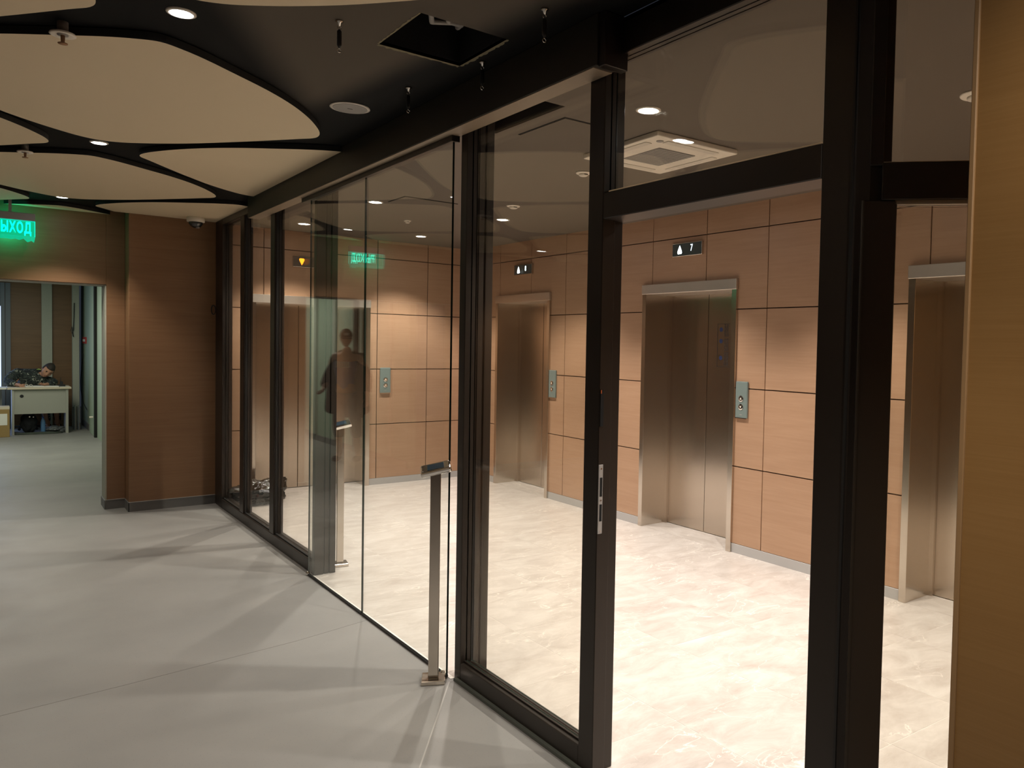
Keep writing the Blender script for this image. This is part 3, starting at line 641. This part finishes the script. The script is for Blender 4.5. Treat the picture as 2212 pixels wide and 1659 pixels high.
# ceiling speaker
e = empty('ceiling_speaker', (1.42, 3.90, HZ)); tag(e, 'round grey loudspeaker grille set in the black hall ceiling', 'speaker')
MB().lathe([(.095, 0), (.096, -.004), (.084, -.006)], k=36).build('rim', M['white2'], e, smooth=True); MB().lathe([(.084, -.004), (.082, -.0075)], k=36).build('grille', M['grille'], e)
MB().box((-.012, -.003, -.0085), (.012, .003, -.0075)).build('badge', M['darkpl'], e)
# air conditioner cassette
ac = empty('air_conditioner', (3.066, 3.426, ZC), radians(-2)); tag(ac, 'square white ceiling cassette air conditioner with grey grille', 'air conditioner')
MB().box((-.30, -.345, -.03), (.30, .345, 0)).build('panel', M['white'], ac, bevel=.006, seg=2)
MB().box((-.135, -.165, -.034), (.135, .165, -.029)).build('grille', M['grille'], ac)
for k in range(12): MB().box((-.13, -.16+.027*k, -.036), (.13, -.155+.027*k, -.034)).build('grille_slat', M['grille'], ac)
for (x0, y0, x1, y1) in ((-.19, -.305, .19, -.255), (-.19, .255, .19, .305), (-.27, -.21, -.225, .21), (.225, -.21, .27, .21)):
    MB().box((x0, y0, -.0345), (x1, y1, -.030)).build('louver', M['white2'], ac, bevel=.003)
MB().lathe([(.02, -.030), (.02, -.033)], (-.22, -.27, 0), 16).build('badge', M['grille'], ac)
# closed access panels in lobby ceiling
def access(label, x0, y0, x1, y1):
    e = empty('access_panel', (x0, y0, ZC)); tag(e, label, 'access panel', 'lobby access panels')
    MB().box((0, 0, -.003), (x1-x0, y1-y0, 0)).build('shadow_gap', M['hole'], e)
    MB().box((.006, .006, -.006), (x1-x0-.006, y1-y0-.006, -.001)).build('lid', M['ceil'], e)
access('flush access panel in the lobby ceiling left of the air unit', 2.262, 3.24, 2.60, 3.68)
access('flush access panel in the lobby ceiling beyond the sliding doors', 2.56, 5.83, 3.02, 6.16)
access('flush access panel in the lobby ceiling above the angled screen', 2.95, 1.0, 3.4, 1.5)
# hanging turnbuckles
def hook(label, x, y, n):
    e = empty('hanging_turnbuckle', (x, y, HZ)); tag(e, label, 'hook', 'ceiling turnbuckles')
    MB().lathe([(.014, 0), (.014, -.006), (.006, -.010), (.004, -.02)], k=12).build('ceiling_rose', M['chrome'], e, smooth=True)
    for z in (-.026, -.108):
        m = MB(); m.tube([(.007*cos(t), 0, z+.007*sin(t)) for t in [i*pi/5 for i in range(11)]], .0016, 6); m.build('eye_ring', M['chrome'], e, smooth=True)
    MB().lathe([(.003, -.032), (.0085, -.040), (.0085, -.088), (.003, -.098)], k=10).build('body', M['bronze_in'], e, smooth=True)
hook('turnbuckle hanging from the hall ceiling left of the open hatch', 1.008, 2.882, 0); hook('turnbuckle hanging right of the open hatch, near the beam', 1.51, 2.296, 1)
hook('turnbuckle hanging below the hatch by the round speaker', 1.508, 3.408, 2); hook('turnbuckle hanging just under the open hatch corner', 1.60, 2.891, 3)
# dome camera
e = empty('dome_camera', (1.545, 8.20, ZP)); tag(e, 'white dome camera under the ceiling by the brown end wall', 'security camera')
MB().lathe([(.072, 0), (.075, -.010), (.075, -.042), (.066, -.046)], k=28).build('housing', M['white'], e, smooth=True)
MB().lathe([(.062, -.044), (.058, -.064), (.044, -.085), (.022, -.097), (.004, -.10)], k=24).build('dome', plain('smoked_dome', (.03, .03, .03), .08, 0, .8), e, smooth=True)
MB().lathe([(.016, -.07), (.016, -.098)], (.012, -.02, -.004), 12).build('lens', M['grille'], e)
# small cable loop on the end wall
m = MB(); m.tube([(1.735+.018*cos(t), 8.385, 1.90+.045*sin(t)) for t in [i*pi/8 for i in range(17)]], .0045, 6)
tag(m.build('cable_loop', M['darkpl'], smooth=True), 'small black cable loop on the brown wall beside the partition post', 'cable')
# ---- exit sign
ex = empty('exit_sign', (.16, 8.5, 0)); tag(ex, 'glowing green exit sign hanging before the corridor opening', 'exit sign')
MB().box((.012, -.01, 2.665), (.034, .01, HZ)).build('hanger', M['grille'], ex)
MB().box((-.195, -.022, 2.603), (.195, .022, 2.668)).build('housing', M['grille'], ex, bevel=.004)
MB().box((-.193, -.004, 2.468), (.193, .004, 2.603)).build('acrylic_plate', M['green_plate'], ex)
mb = MB().box((.189, -.006, 2.468), (.195, .006, 2.603)).box((-.195, -.006, 2.468), (-.189, .006, 2.603)).box((-.193, -.005, 2.466), (.193, .005, 2.469)).box((-.193, -.005, 2.598), (.193, .005, 2.602))
mb.build('lit_edge', M['green_edge'], ex)
# crumpled film wrap hanging at the lower edge
mb = MB(); nn = 14; top = []; bot = []
for i in range(nn+1):
    x = -.19+.385*i/nn; top.append((x, -.007, 2.468)); bot.append((x-.01*(i == nn), -.012-.01*random.random(), 2.448-.016*abs(sin(i*1.7))-(.014 if i > nn-3 else 0)))
mb.v = top+bot+[(x, y-.001, z) for x, y, z in top]+[(x, y-.001, z) for x, y, z in bot]; n1 = nn+1
for i in range(nn): mb.f += [(i, i+1, n1+i+1, n1+i), (2*n1+i, 3*n1+i, 3*n1+i+1, 2*n1+i+1)]; mb.mi += [0, 0]
mb.build('film_wrap', emit('green_lit_film', (0, 1, .5), .26), ex)
text_mesh('lettering', 'ВЫХОД', .125, M['green'], ex, (.040, -.0055, 2.535), rot=(pi/2, 0, 0), sx=.50, ext=.0015, off=.0028)
gl = bpy.data.lights.new('sign_glow', 'POINT'); gl.energy = 1.0; gl.color = (.0, 1, .5); gl.shadow_soft_size = .012; gl.specular_factor = .15
g = bpy.data.objects.new('sign_glow', gl); COL.objects.link(g); g.parent = ex; g.location = (0, .03, 2.535)

# ---- reader pedestals
def pedestal(label, x, y, rz, h):
    e = empty('card_reader_post', (x, y, 0), rz); tag(e, label, 'card reader', 'card reader posts')
    MB().box((-.055, -.055, 0), (.055, .055, .022)).build('base_plate', M['steel'], e, bevel=.003)
    MB().box((-.024, -.020, .022), (.024, .020, h-.028)).build('post', M['steel'], e, bevel=.003)
    m = MB().box((-.072, -.040, -.014), (.072, .040, .014)).build('reader_head', M['chrome'], e, (0, 0, h-.012), bevel=.009, seg=3); m.rotation_euler = (.38, -.22, 0)
    s = MB().box((-.038, -.024, .0135), (.040, .024, .0155)).build('reader_screen', M['screen'], m)
    for a, b in ((-.062, -.024), (-.062, .024), (.062, -.024), (.062, .024)): MB().lathe([(.005, .012), (.005, .016), (.002, .018)], (a, b, 0), 10).build('screw', M['chrome'], m, smooth=True)
    return e
pedestal('steel card reader post standing before the glass sliding door', 1.662, 3.395, radians(-28), 1.035)
pedestal('steel card reader post inside the lobby behind the sliding glass', 1.985, 5.58, radians(-10), 1.03)

# ---- bin bag + red item
def blob(name, mat, parent, c, rad, nz, seed, sub=4, neck=None, flat=True):
    bm = bmesh.new(); bmesh.ops.create_icosphere(bm, subdivisions=sub, radius=1)
    for v in bm.verts:
        d = v.co.normalized(); q = d*2.1+Vector((seed, 0, seed)); n_ = noise.noise(q)*.35+abs(noise.noise(q*2.7))*-.35+noise.noise(q*6)*.10
        r = 1+n_*nz; p = Vector((d.x*rad[0]*r, d.y*rad[1]*r, d.z*rad[2]*r))
        if neck:
            a = max(0, d.dot(Vector(neck).normalized())-.62)/.38; p += Vector(neck)*(a**2)
        p += Vector(c)
        if flat: p.z = max(p.z, .003+.002*noise.noise(q*4))
        v.co = p
    me = bpy.data.meshes.new(name); bm.to_mesh(me); bm.free(); me.materials.append(mat)
    for p in me.polygons: p.use_smooth = True
    o = bpy.data.objects.new(name, me); COL.objects.link(o); o.parent = parent; return o
e = empty('rubbish_bag', (2.05, 8.14, 0)); tag(e, 'glossy black rubbish bag slumped on the tiles behind the end window', 'rubbish bag')
blob('bag_body', M['bag'], e, (.02, 0, .105), (.25, .14, .14), 1.0, 3.3, 5)
blob('bag_neck', M['bag'], e, (.16, .02, .13), (.13, .08, .12), 1.2, 8.1, 4, neck=(.05, .02, .03), flat=False)
tag(blob('glove', M['red'], None, (1.915, 7.96, .035), (.055, .035, .032), .5, 5.5, 3), 'small orange-red lump on the tiles beside the rubbish bag', 'litter')

# ================================================================== GUARD'S CORNER
dk = empty('desk', (.35, 15.8, 0)); tag(dk, 'grey office desk with pale top where the guard sits', 'desk')
MB().box((-.06, -.03, .735), (.78, .62, .765)).build('desk_top', M['desk_top'], dk, bevel=.003)
MB().box((0, .0, 0), (.028, .58, .735)).build('side_panel', M['desk'], dk); MB().box((.705, .0, 0), (.74, .58, .735)).build('side_panel', M['desk'], dk)
MB().box((.028, .02, .335), (.705, .04, .735)).build('modesty_panel', M['desk'], dk)
MB().lathe([(.026, 0), (.026, -.004)], (.125, .02, .625), 18, 'y').build('cable_grommet', M['darkpl'], dk)
tag(MB().box((-.30, 15.86, .735), (.285, 16.3, .76)).build('side_table', M['paper'], bevel=.003), 'narrow white table top left of the desk', 'table')
bpy.data.objects['side_table'].location = (0, 0, 0)
MB().box((-.28, 15.9, 0), (-.25, 16.25, .735)).build('leg', M['desk'], bpy.data.objects['side_table'])
MB().box((.20, 16.22, 0), (.23, 16.25, .735)).build('leg', M['desk'], bpy.data.objects['side_table'])
def sheets(label, x0, x1, y, z0, z1, rz=0):
    e = MB().box((-(x1-x0)/2, -.1, 0), ((x1-x0)/2, .1, z1-z0)).build('papers', M['paper'], None, ((x0+x1)/2, y, z0)); e.rotation_euler = (0, 0, rz); tag(e, label, 'papers', 'papers on the desk')
sheets('stack of white papers on the middle of the desk', .52, .76, 15.98, .766, .782, .1); sheets('tilted sheaf of papers at the right of the desk', .78, .98, 15.96, .766, .778, -.15); sheets('flat sheet on the right end of the desk', .96, 1.10, 15.93, .7655, .769, .3)
e = empty('ring_binder_clips', (.54, 15.86, .766)); tag(e, 'two pale rings standing on the desk by his hand', 'rings')
for x in (0, .055):
    m = MB(); m.tube([(x+.021*cos(t), 0, .024+.021*sin(t)) for t in [i*pi/9 for i in range(19)]], .003, 6); m.build('ring', M['white'], e, smooth=True)
e = empty('radio', (1.01, 15.98, .766)); tag(e, 'black two-way radio in a cradle on the desk corner', 'radio')
MB().box((-.05, -.04, 0), (.05, .04, .035)).build('cradle', M['darkpl'], e, bevel=.004); MB().box((-.022, -.018, .03), (.018, .018, .085)).build('handset', M['darkpl'], e, bevel=.003); MB().lathe([(.005, .08), (.0035, .15)], (-.012, 0, 0), 8).build('antenna', M['darkpl'], e)
cb_ = empty('cardboard_box', (.15, 15.55, 0)); tag(cb_, 'brown cardboard box with a white label at the left edge', 'box')
MB().box((-.30, 0, 0), (.165, .3, .475)).build('carton', M['card'], cb_, bevel=.004); MB().box((-.1, -.002, .19), (.135, 0, .37)).build('label_sheet', M['paper'], cb_); MB().box((-.30, -.001, .44), (.165, .3, .478)).build('lid', M['desk_top'], cb_)
e = empty('rucksack', (.58, 16.06, 0)); tag(e, 'black rucksack standing under the desk', 'bag')
blob('bag_body', M['black_cloth'], e, (-.01, 0, .17), (.115, .09, .175), .5, 1.2, 4); MB().lathe([(.011, 0), (.011, -.006)], (.0, -.10, .275), 10, 'y').build('buckle', M['chrome'], e); MB().lathe([(.009, 0), (.009, -.006)], (.05, -.095, .27), 10, 'y').build('buckle', M['chrome'], e)
e = empty('water_bottle', (.76, 16.02, 0)); tag(e, 'clear blue water bottle standing under the desk', 'bottle')
MB().lathe([(.03, 0), (.033, .01), (.033, .17), (.024, .21), (.012, .235), (.012, .25)], k=18).build('bottle', M['bluebt'], e, smooth=True); MB().lathe([(.014, .25), (.014, .265)], k=14).build('cap', plain('blue_cap', (.02, .06, .4), .4), e)
blb = blob('plastic_sacks', plain('grey_film', (.10, .11, .115), .4, 0, .5), None, (.93, 16.05, .05), (.15, .09, .055), 1.2, 9.7, 4); tag(blb, 'crumpled grey plastic film heaped under the desk', 'plastic film')
mt = blob('floor_cloth', plain('grey_green_cloth', (.06, .075, .06), .9), None, (.72, 15.9, .004), (.36, .13, .02), .8, 2.2, 4); tag(mt, 'crumpled dark cloth spread on the floor before the desk', 'cloth')
e = empty('pipe_bundle', (1.235, 16.3, 0)); tag(e, 'bundle of dark metal profiles standing by the desk end', 'metal profiles')
for i in range(7): MB().box((-.05+.018*i, -.02+.03*(i % 2), 0), (-.038+.018*i, -.008+.03*(i % 2), .40+.03*sin(i*2.1))).build('profile', (M['darkpl'], M['winframe'], M['grille'])[i % 3], e)
e = tag(MB().box((1.383, 16.45, 1.485), (1.399, 17.05, 1.60)).build('fire_alarm_plate', M['redplate']), 'small red plate on the pale green corridor wall', 'call point')
MB().box((1.380, 16.55, 1.52), (1.384, 16.95, 1.56)).build('white_strip', M['paper'], e)
m = MB(); m.tube([(1.385, 16.9, 1.30), (1.385, 17.2, 1.05), (1.383, 17.35, .80), (1.383, 17.3, .62), (1.384, 16.9, .42), (1.386, 16.3, .34)], .006, 6); tag(m.build('loose_cable', M['darkpl'], smooth=True), 'thin dark cable curving down the pale green wall', 'cable')
m = MB(); m.tube([(1.25, 16.82, 2.2), (1.245, 16.83, 1.95), (1.235, 16.82, 1.72), (1.215, 16.82, 1.66), (1.20, 16.82, 1.72), (1.215, 16.82, 1.78), (1.235, 16.82, 1.6)], .007, 6); tag(m.build('hanging_cable', M['darkpl'], smooth=True), 'black cable dangling down the cream pilaster edge', 'cable')

# ================================================================== PEOPLE
def skin(name, J, Ed, mat, parent, root, sub=2, taper=True):
    """J: name -> ((x,y,z), radius or (rx,ry))"""
    keys = list(J); idx = {k: i for i, k in enumerate(keys)}
    me = bpy.data.meshes.new(name); me.from_pydata([J[k][0] for k in keys], [(idx[a], idx[b]) for a, b in Ed], []); me.materials.append(mat)
    o = bpy.data.objects.new(name, me); COL.objects.link(o); o.parent = parent
    md = o.modifiers.new('skin', 'SKIN'); md.use_smooth_shade = True; md.branch_smoothing = .3
    sv = me.skin_vertices[0].data
    for k in keys:
        r = J[k][1]; r = r if isinstance(r, tuple) else (r, r); sv[idx[k]].radius = r; sv[idx[k]].use_root = (k == root)
    s = o.modifiers.new('sub', 'SUBSURF'); s.levels = sub; s.render_levels = sub
    return o
def head(parent, name='head', s=1.0, hair=True, hm=None):
    """returns head mesh, facing -y, origin at skull centre"""
    bm = bmesh.new(); bmesh.ops.create_uvsphere(bm, u_segments=40, v_segments=30, radius=1)
    def G(d, c, w): return math.exp(-((d-Vector(c)).length/w)**2)
    for v in bm.verts:
        d = v.co.normalized(); p = Vector((d.x*.075, d.y*.095, d.z*.118))
        jaw = max(0, -d.z); p.x *= 1-.32*jaw**1.5; p.y *= 1-.12*jaw
        if d.y < 0: p.y += -.010*G(d, (0, -.75, -.66), .35)              # chin
        p.y -= .024*G(d, (0, -1, -.20), .13)+.010*G(d, (0, -1, .02), .10)  # nose
        p.y -= .008*G(d, (0, -.95, -.45), .16)                            # lips
        for sx in (-1, 1):
            p.y += .011*G(d, (.36*sx, -.92, .07), .16)                    # sockets
            p.y -= .006*G(d, (.34*sx, -.9, .26), .14)                     # brow
            p.x += sx*.006*G(d, (.75*sx, -.6, -.2), .25)
        v.co = p*s
    me = bpy.data.meshes.new(name); bm.to_mesh(me); bm.free(); me.materials.append(M['skin'])
    for p in me.polygons: p.use_smooth = True
    h = bpy.data.objects.new(name, me); COL.objects.link(h); h.parent = parent
    for sx in (-1, 1):
        MB().lathe([(.003, -.004), (.010, -.003), (.013, .0), (.010, .004), (.004, .005)], (0, 0, 0), 12, 'x').build('ear', M['skin'], h, (sx*.076*s, .005, -.005), smooth=True).scale = (s, 1.3*s, 2.1*s)
        MB().lathe([(.001, -.008), (.007, -.004), (.0085, 0), (.006, .005), (.001, .008)], (sx*.029*s, -.079*s, .008*s), 10, 'y').build('eye', M['darkpl'], h, smooth=True)
        MB().box((sx*.018*s, -.094*s, .024*s), (sx*.044*s, -.086*s, .029*s)).build('eyebrow', M['hair'], h)
    MB().box((-.022*s, -.097*s, -.052*s), (.022*s, -.088*s, -.048*s)).build('mouth', plain('lips', (.25, .09, .07), .5), h)
    if hair:
        bm = bmesh.new(); bmesh.ops.create_uvsphere(bm, u_segments=32, v_segments=24, radius=1)
        dl = []
        for v in bm.verts:
            d = v.co.normalized(); lim = .42 if d.y < -.25 else (-.05 if d.y < .25 else -.45)
            if d.z < lim: dl.append(v)
            v.co = Vector((d.x*.081, d.y*.101, d.z*.125))*s
        bmesh.ops.delete(bm, geom=dl, context='VERTS'); me = bpy.data.meshes.new('hair'); bm.to_mesh(me); bm.free(); me.materials.append(hm or M['hair'])
        for p in me.polygons: p.use_smooth = True
        o = bpy.data.objects.new('hair', me); COL.objects.link(o); o.parent = h; so = o.modifiers.new('solid', 'SOLIDIFY'); so.thickness = .006
    return h
def hand(J, Ed, w, d, side, tag_, curl=.35, s=1.0, pn=Vector((0, 0, 1))):
    """add palm and five fingers to a skin skeleton: w wrist position, d pointing direction, side = thumb direction"""
    w, d, side = Vector(w), Vector(d).normalized(), Vector(side).normalized(); nrm = d.cross(side).normalized()
    pc = w+d*.045*s; J[tag_+'palm'] = (tuple(pc), (.034*s, .020*s)); Ed.append((tag_+'wrist', tag_+'palm'))
    for i, (off, ln) in enumerate(((.030, .062), (.011, .072), (-.010, .067), (-.029, .052))):
        b = pc+d*.035*s+side*off*s; J[f'{tag_}f{i}a'] = (tuple(b), .0095*s); m_ = b+(d*cos(curl)-nrm*sin(curl))*ln*.5*s; J[f'{tag_}f{i}b'] = (tuple(m_), .0085*s)
        e_ = m_+(d*cos(curl*2.4)-nrm*sin(curl*2.4))*ln*.5*s; J[f'{tag_}f{i}c'] = (tuple(e_), .007*s)
        Ed += [(tag_+'palm', f'{tag_}f{i}a'), (f'{tag_}f{i}a', f'{tag_}f{i}b'), (f'{tag_}f{i}b', f'{tag_}f{i}c')]
    t0 = pc-d*.01*s+side*.028*s; t1 = t0+(d*.6+side*.8).normalized()*.04*s; t2 = t1+(d*.95+side*.2).normalized()*.03*s
    J[tag_+'t0'] = (tuple(t0), .012*s); J[tag_+'t1'] = (tuple(t1), .0105*s); J[tag_+'t2'] = (tuple(t2), .0085*s); Ed += [(tag_+'palm', tag_+'t0'), (tag_+'t0', tag_+'t1'), (tag_+'t1', tag_+'t2')]

# --- guard, bent over the desk, writing, head tilted to his left (photo right). local origin: floor at (.66,16.42)
gd = empty('person', (.0, 0, 0)); tag(gd, 'seated guard in dark camouflage jacket bent over the desk writing', 'person')
Jb = {'pelvis': ((.56, 16.62, .52), (.15, .12)), 'belly': ((.57, 16.55, .70), (.14, .11)), 'chest': ((.62, 16.42, .88), (.15, .12)), 'neck0': ((.75, 16.32, .95), .06), 'neck': ((.80, 16.28, .98), .05),
      'shL': ((.45, 16.42, .95), .06), 'elL': ((.36, 16.30, .80), .045), 'Lwrist': ((.43, 16.02, .80), .028),
      'shR': ((.78, 16.36, .86), .06), 'elR': ((.93, 16.28, .80), .045), 'Rwrist': ((.80, 16.06, .80), .028),
      'hipL': ((.60, 16.58, .47), .08), 'knL': ((.78, 16.32, .46), .06), 'anL': ((.84, 16.38, .10), .04), 'ftL': ((.84, 16.27, .045), .035),
      'hipR': ((.70, 16.58, .47), .08), 'knR': ((.95, 16.32, .46), .06), 'anR': ((.98, 16.38, .10), .04), 'ftR': ((.98, 16.27, .045), .035)}
Eb = [('pelvis', 'belly'), ('belly', 'chest'), ('chest', 'neck0'), ('neck0', 'neck'), ('chest', 'shL'), ('shL', 'elL'), ('elL', 'Lwrist'), ('chest', 'shR'), ('shR', 'elR'), ('elR', 'Rwrist'), ('pelvis', 'hipL'), ('hipL', 'knL'), ('knL', 'anL'), ('anL', 'ftL'), ('pelvis', 'hipR'), ('hipR', 'knR'), ('knR', 'anR'), ('anR', 'ftR')]
hand(Jb, Eb, (.43, 16.02, .80), (.55, -.8, -.12), (.7, .5, .2), 'L', .5, .95); hand(Jb, Eb, (.80, 16.06, .80), (-.5, -.8, -.1), (-.7, .5, .2), 'R', .5, .95)
skin('body', Jb, Eb, M['skin'], gd, 'pelvis')
Jc = {'waist': ((.56, 16.61, .52), (.17, .14)), 'belly': ((.57, 16.55, .70), (.165, .135)), 'chest': ((.60, 16.43, .93), (.19, .165)), 'collar': ((.725, 16.33, .985), .095),
      'shL': ((.45, 16.42, .985), .105), 'upL': ((.36, 16.36, .91), .10), 'elL': ((.31, 16.28, .82), .085), 'cuL': ((.41, 16.06, .805), .052),
      'shR': ((.79, 16.35, .87), .095), 'elR': ((.94, 16.27, .81), .078), 'cuR': ((.82, 16.09, .80), .048)}
Ec = [('waist', 'belly'), ('belly', 'chest'), ('chest', 'collar'), ('chest', 'shL'), ('shL', 'upL'), ('upL', 'elL'), ('elL', 'cuL'), ('chest', 'shR'), ('shR', 'elR'), ('elR', 'cuR')]
skin('jacket', Jc, Ec, M['camo'], gd, 'waist')
MB().tube([(.69, 16.25, 1.04), (.715, 16.225, 1.05), (.745, 16.215, 1.04)], .006, 6).build('lime_collar_piping', plain('lime_green', (.45, .7, .12), .6), gd, smooth=True)
Jt = {'waist': ((.57, 16.60, .50), (.16, .13)), 'hipL': ((.60, 16.56, .48), .10), 'knL': ((.78, 16.34, .47), .075), 'anL': ((.84, 16.39, .13), .055), 'hipR': ((.70, 16.56, .48), .10), 'knR': ((.95, 16.34, .47), .075), 'anR': ((.98, 16.39, .13), .055)}
skin('trousers', Jt, [('waist', 'hipL'), ('hipL', 'knL'), ('knL', 'anL'), ('waist', 'hipR'), ('hipR', 'knR'), ('knR', 'anR')], M['camo'], gd, 'waist')
for n_, x in (('L', .84), ('R', .98)):
    Js = {'a': ((x, 16.39, .10), .055), 'b': ((x, 16.37, .05), .05), 'c': ((x, 16.28, .04), .04), 'd': ((x, 16.23, .038), .03)}; skin('boot', Js, [('a', 'b'), ('b', 'c'), ('c', 'd')], M['black_cloth'], gd, 'b')
hd = head(gd, s=1.14); hd.location = (.835, 16.20, 1.03); hd.rotation_euler = (radians(-38), radians(30), radians(18)); hd.rotation_euler = (radians(34), radians(28), radians(14)); hd.scale = (.92, 1, 1)
e = empty('office_chair', (.58, 16.68, 0)); tag(e, 'dark chair the guard sits on behind the desk', 'chair')
MB().box((-.2, -.2, .41), (.2, .22, .46)).build('seat', M['black_cloth'], e, bevel=.02, seg=2); MB().box((-.18, .19, .5), (.18, .23, .78)).build('backrest', M['black_cloth'], e, bevel=.02, seg=2)
MB().lathe([(.02, .05), (.02, .42)], k=12).build('column', M['darkpl'], e)
for k in range(5):
    a = k*2*pi/5+.3; MB().tube([(0, 0, .07), (.2*cos(a), .2*sin(a), .05)], .014, 8).build('leg', M['darkpl'], e); MB().lathe([(.022, -.01), (.022, .01)], (.2*cos(a), .2*sin(a), .023), 12, 'y').build('castor', M['darkpl'], e)

# --- man reflected in the sliding glass: stands in the corridor at (-.36, 10.45), faces the glass
mn = empty('person', (-.34, 10.45, 0), radians(47)); tag(mn, 'standing man in black cap and open dark jacket seen only mirrored in the sliding glass', 'person')
Jm = {'pelvis': ((0, 0, .95), (.135, .095)), 'belly': ((0, -.01, 1.12), (.13, .10)), 'chest': ((0, .0, 1.32), (.155, .105)), 'neck0': ((0, .0, 1.47), .07), 'neck': ((0, -.012, 1.56), .062),
      'shL': ((.18, .0, 1.44), .06), 'elL': ((.27, .02, 1.14), .045), 'Lwrist': ((.25, -.16, .98), .03), 'shR': ((-.18, 0, 1.42), .06), 'elR': ((-.28, .03, 1.13), .045), 'Rwrist': ((-.31, -.04, .88), .03),
      'hipL': ((.095, 0, .90), .085), 'knL': ((.10, -.03, .50), .058), 'anL': ((.10, .02, .09), .038), 'ftL': ((.11, -.10, .04), .036), 'hipR': ((-.095, 0, .90), .085), 'knR': ((-.13, -.01, .50), .058), 'anR': ((-.15, .05, .09), .038), 'ftR': ((-.17, -.07, .04), .036)}
Em = [('pelvis', 'belly'), ('belly', 'chest'), ('chest', 'neck0'), ('neck0', 'neck'), ('chest', 'shL'), ('shL', 'elL'), ('elL', 'Lwrist'), ('chest', 'shR'), ('shR', 'elR'), ('elR', 'Rwrist'), ('pelvis', 'hipL'), ('hipL', 'knL'), ('knL', 'anL'), ('anL', 'ftL'), ('pelvis', 'hipR'), ('hipR', 'knR'), ('knR', 'anR'), ('anR', 'ftR')]
hand(Jm, Em, (.25, -.16, .98), (-.1, -.8, -.45), (-.7, .0, .7), 'L', .45); hand(Jm, Em, (-.31, -.04, .88), (-.05, -.15, -1), (.3, -.9, .1), 'R', .3)
skin('body', Jm, Em, M['skin'], mn, 'pelvis')
Js = {'hem': ((0, 0, .90), (.155, .115)), 'belly': ((0, -.01, 1.12), (.15, .115)), 'chest': ((0, .0, 1.32), (.17, .12)), 'col': ((0, 0, 1.46), .085), 'sl': ((.17, 0, 1.41), .075), 'sr': ((-.17, 0, 1.41), .075)}
skin('t_shirt', Js, [('hem', 'belly'), ('belly', 'chest'), ('chest', 'col'), ('chest', 'sl'), ('chest', 'sr')], M['shirt'], mn, 'hem')
mb = MB()
for i, x in enumerate((-.10, -.05, .0, .05)):
    mb.box((x, -.140, 1.27), (x+.014, -.122, 1.35)); mb.box((x+.026, -.140, 1.27), (x+.038, -.122, 1.35)); mb.box((x, -.140, 1.34 if i % 2 else 1.30), (x+.038, -.122, 1.352 if i % 2 else 1.312))
mb.build('shirt_print', M['print'], mn)
for sx in (-1, 1):
    Jk = {'col': ((sx*.065, .03, 1.53), .055), 'sh': ((sx*.18, .02, 1.43), .11), 'side': ((sx*.17, .02, 1.15), (.075, .12)), 'low': ((sx*.19, .02, .85), (.085, .13)), 'hem': ((sx*.20, .02, .62), (.085, .14)),
          'el': ((sx*.285, .03, 1.14), .075), 'cu': ((sx*.275, -.12, 1.00) if sx > 0 else (-.31, -.02, .93), .055)}
    skin('jacket_side', Jk, [('col', 'sh'), ('sh', 'side'), ('side', 'low'), ('low', 'hem'), ('sh', 'el'), ('el', 'cu')], M['jacket'], mn, 'sh')
MB().box((-.20, .085, .58), (.20, .13, 1.47)).build('jacket_back', M['jacket'], mn, bevel=.03, seg=2)
Jt = {'w': ((0, 0, .95), (.155, .11)), 'hl': ((.095, 0, .86), .105), 'kl': ((.105, -.02, .52), .085), 'al': ((.10, .0, .30), .07), 'hr': ((-.095, 0, .86), .105), 'kr': ((-.13, 0, .52), .085), 'ar': ((-.14, .02, .30), .07)}
skin('trousers', Jt, [('w', 'hl'), ('hl', 'kl'), ('kl', 'al'), ('w', 'hr'), ('hr', 'kr'), ('kr', 'ar')], M['shorts'], mn, 'w')
for x, y in ((.11, -.02), (-.165, .01)):
    skin('shoe', {'a': ((x, y+.06, .05), .045), 'b': ((x, y-.03, .045), .045), 'c': ((x, y-.12, .035), .035)}, [('a', 'b'), ('b', 'c')], M['black_cloth'], mn, 'b')
h2 = head(mn, s=1.0); h2.location = (0, -.03, 1.66); h2.rotation_euler = (radians(12), 0, radians(-28))
bm = bmesh.new(); bmesh.ops.create_uvsphere(bm, u_segments=30, v_segments=22, radius=1)
dl = [v for v in bm.verts if v.co.z < .12]
for v in bm.verts: v.co = Vector((v.co.x*.087, v.co.y*.107+.0, v.co.z*.112+.022))
bmesh.ops.delete(bm, geom=dl, context='VERTS'); me = bpy.data.meshes.new('cap'); bm.to_mesh(me); bm.free(); me.materials.append(M['cap'])
for p in me.polygons: p.use_smooth = True
cp = bpy.data.objects.new('cap', me); COL.objects.link(cp); cp.parent = mn; cp.location = h2.location; cp.rotation_euler = h2.rotation_euler; so = cp.modifiers.new('s', 'SOLIDIFY'); so.thickness = .006
mb = MB(); P = [(-.07, -.075), (-.066, -.13), (-.04, -.168), (0, -.18), (.04, -.168), (.066, -.13), (.07, -.075), (0, -.095)]
mb.prism(P, .028, .034).build('peak', M['cap'], cp, bevel=.002)
MB().box((-.03, -.112, .062), (.03, -.096, .095)).build('badge', M['print'], cp, bevel=.006)
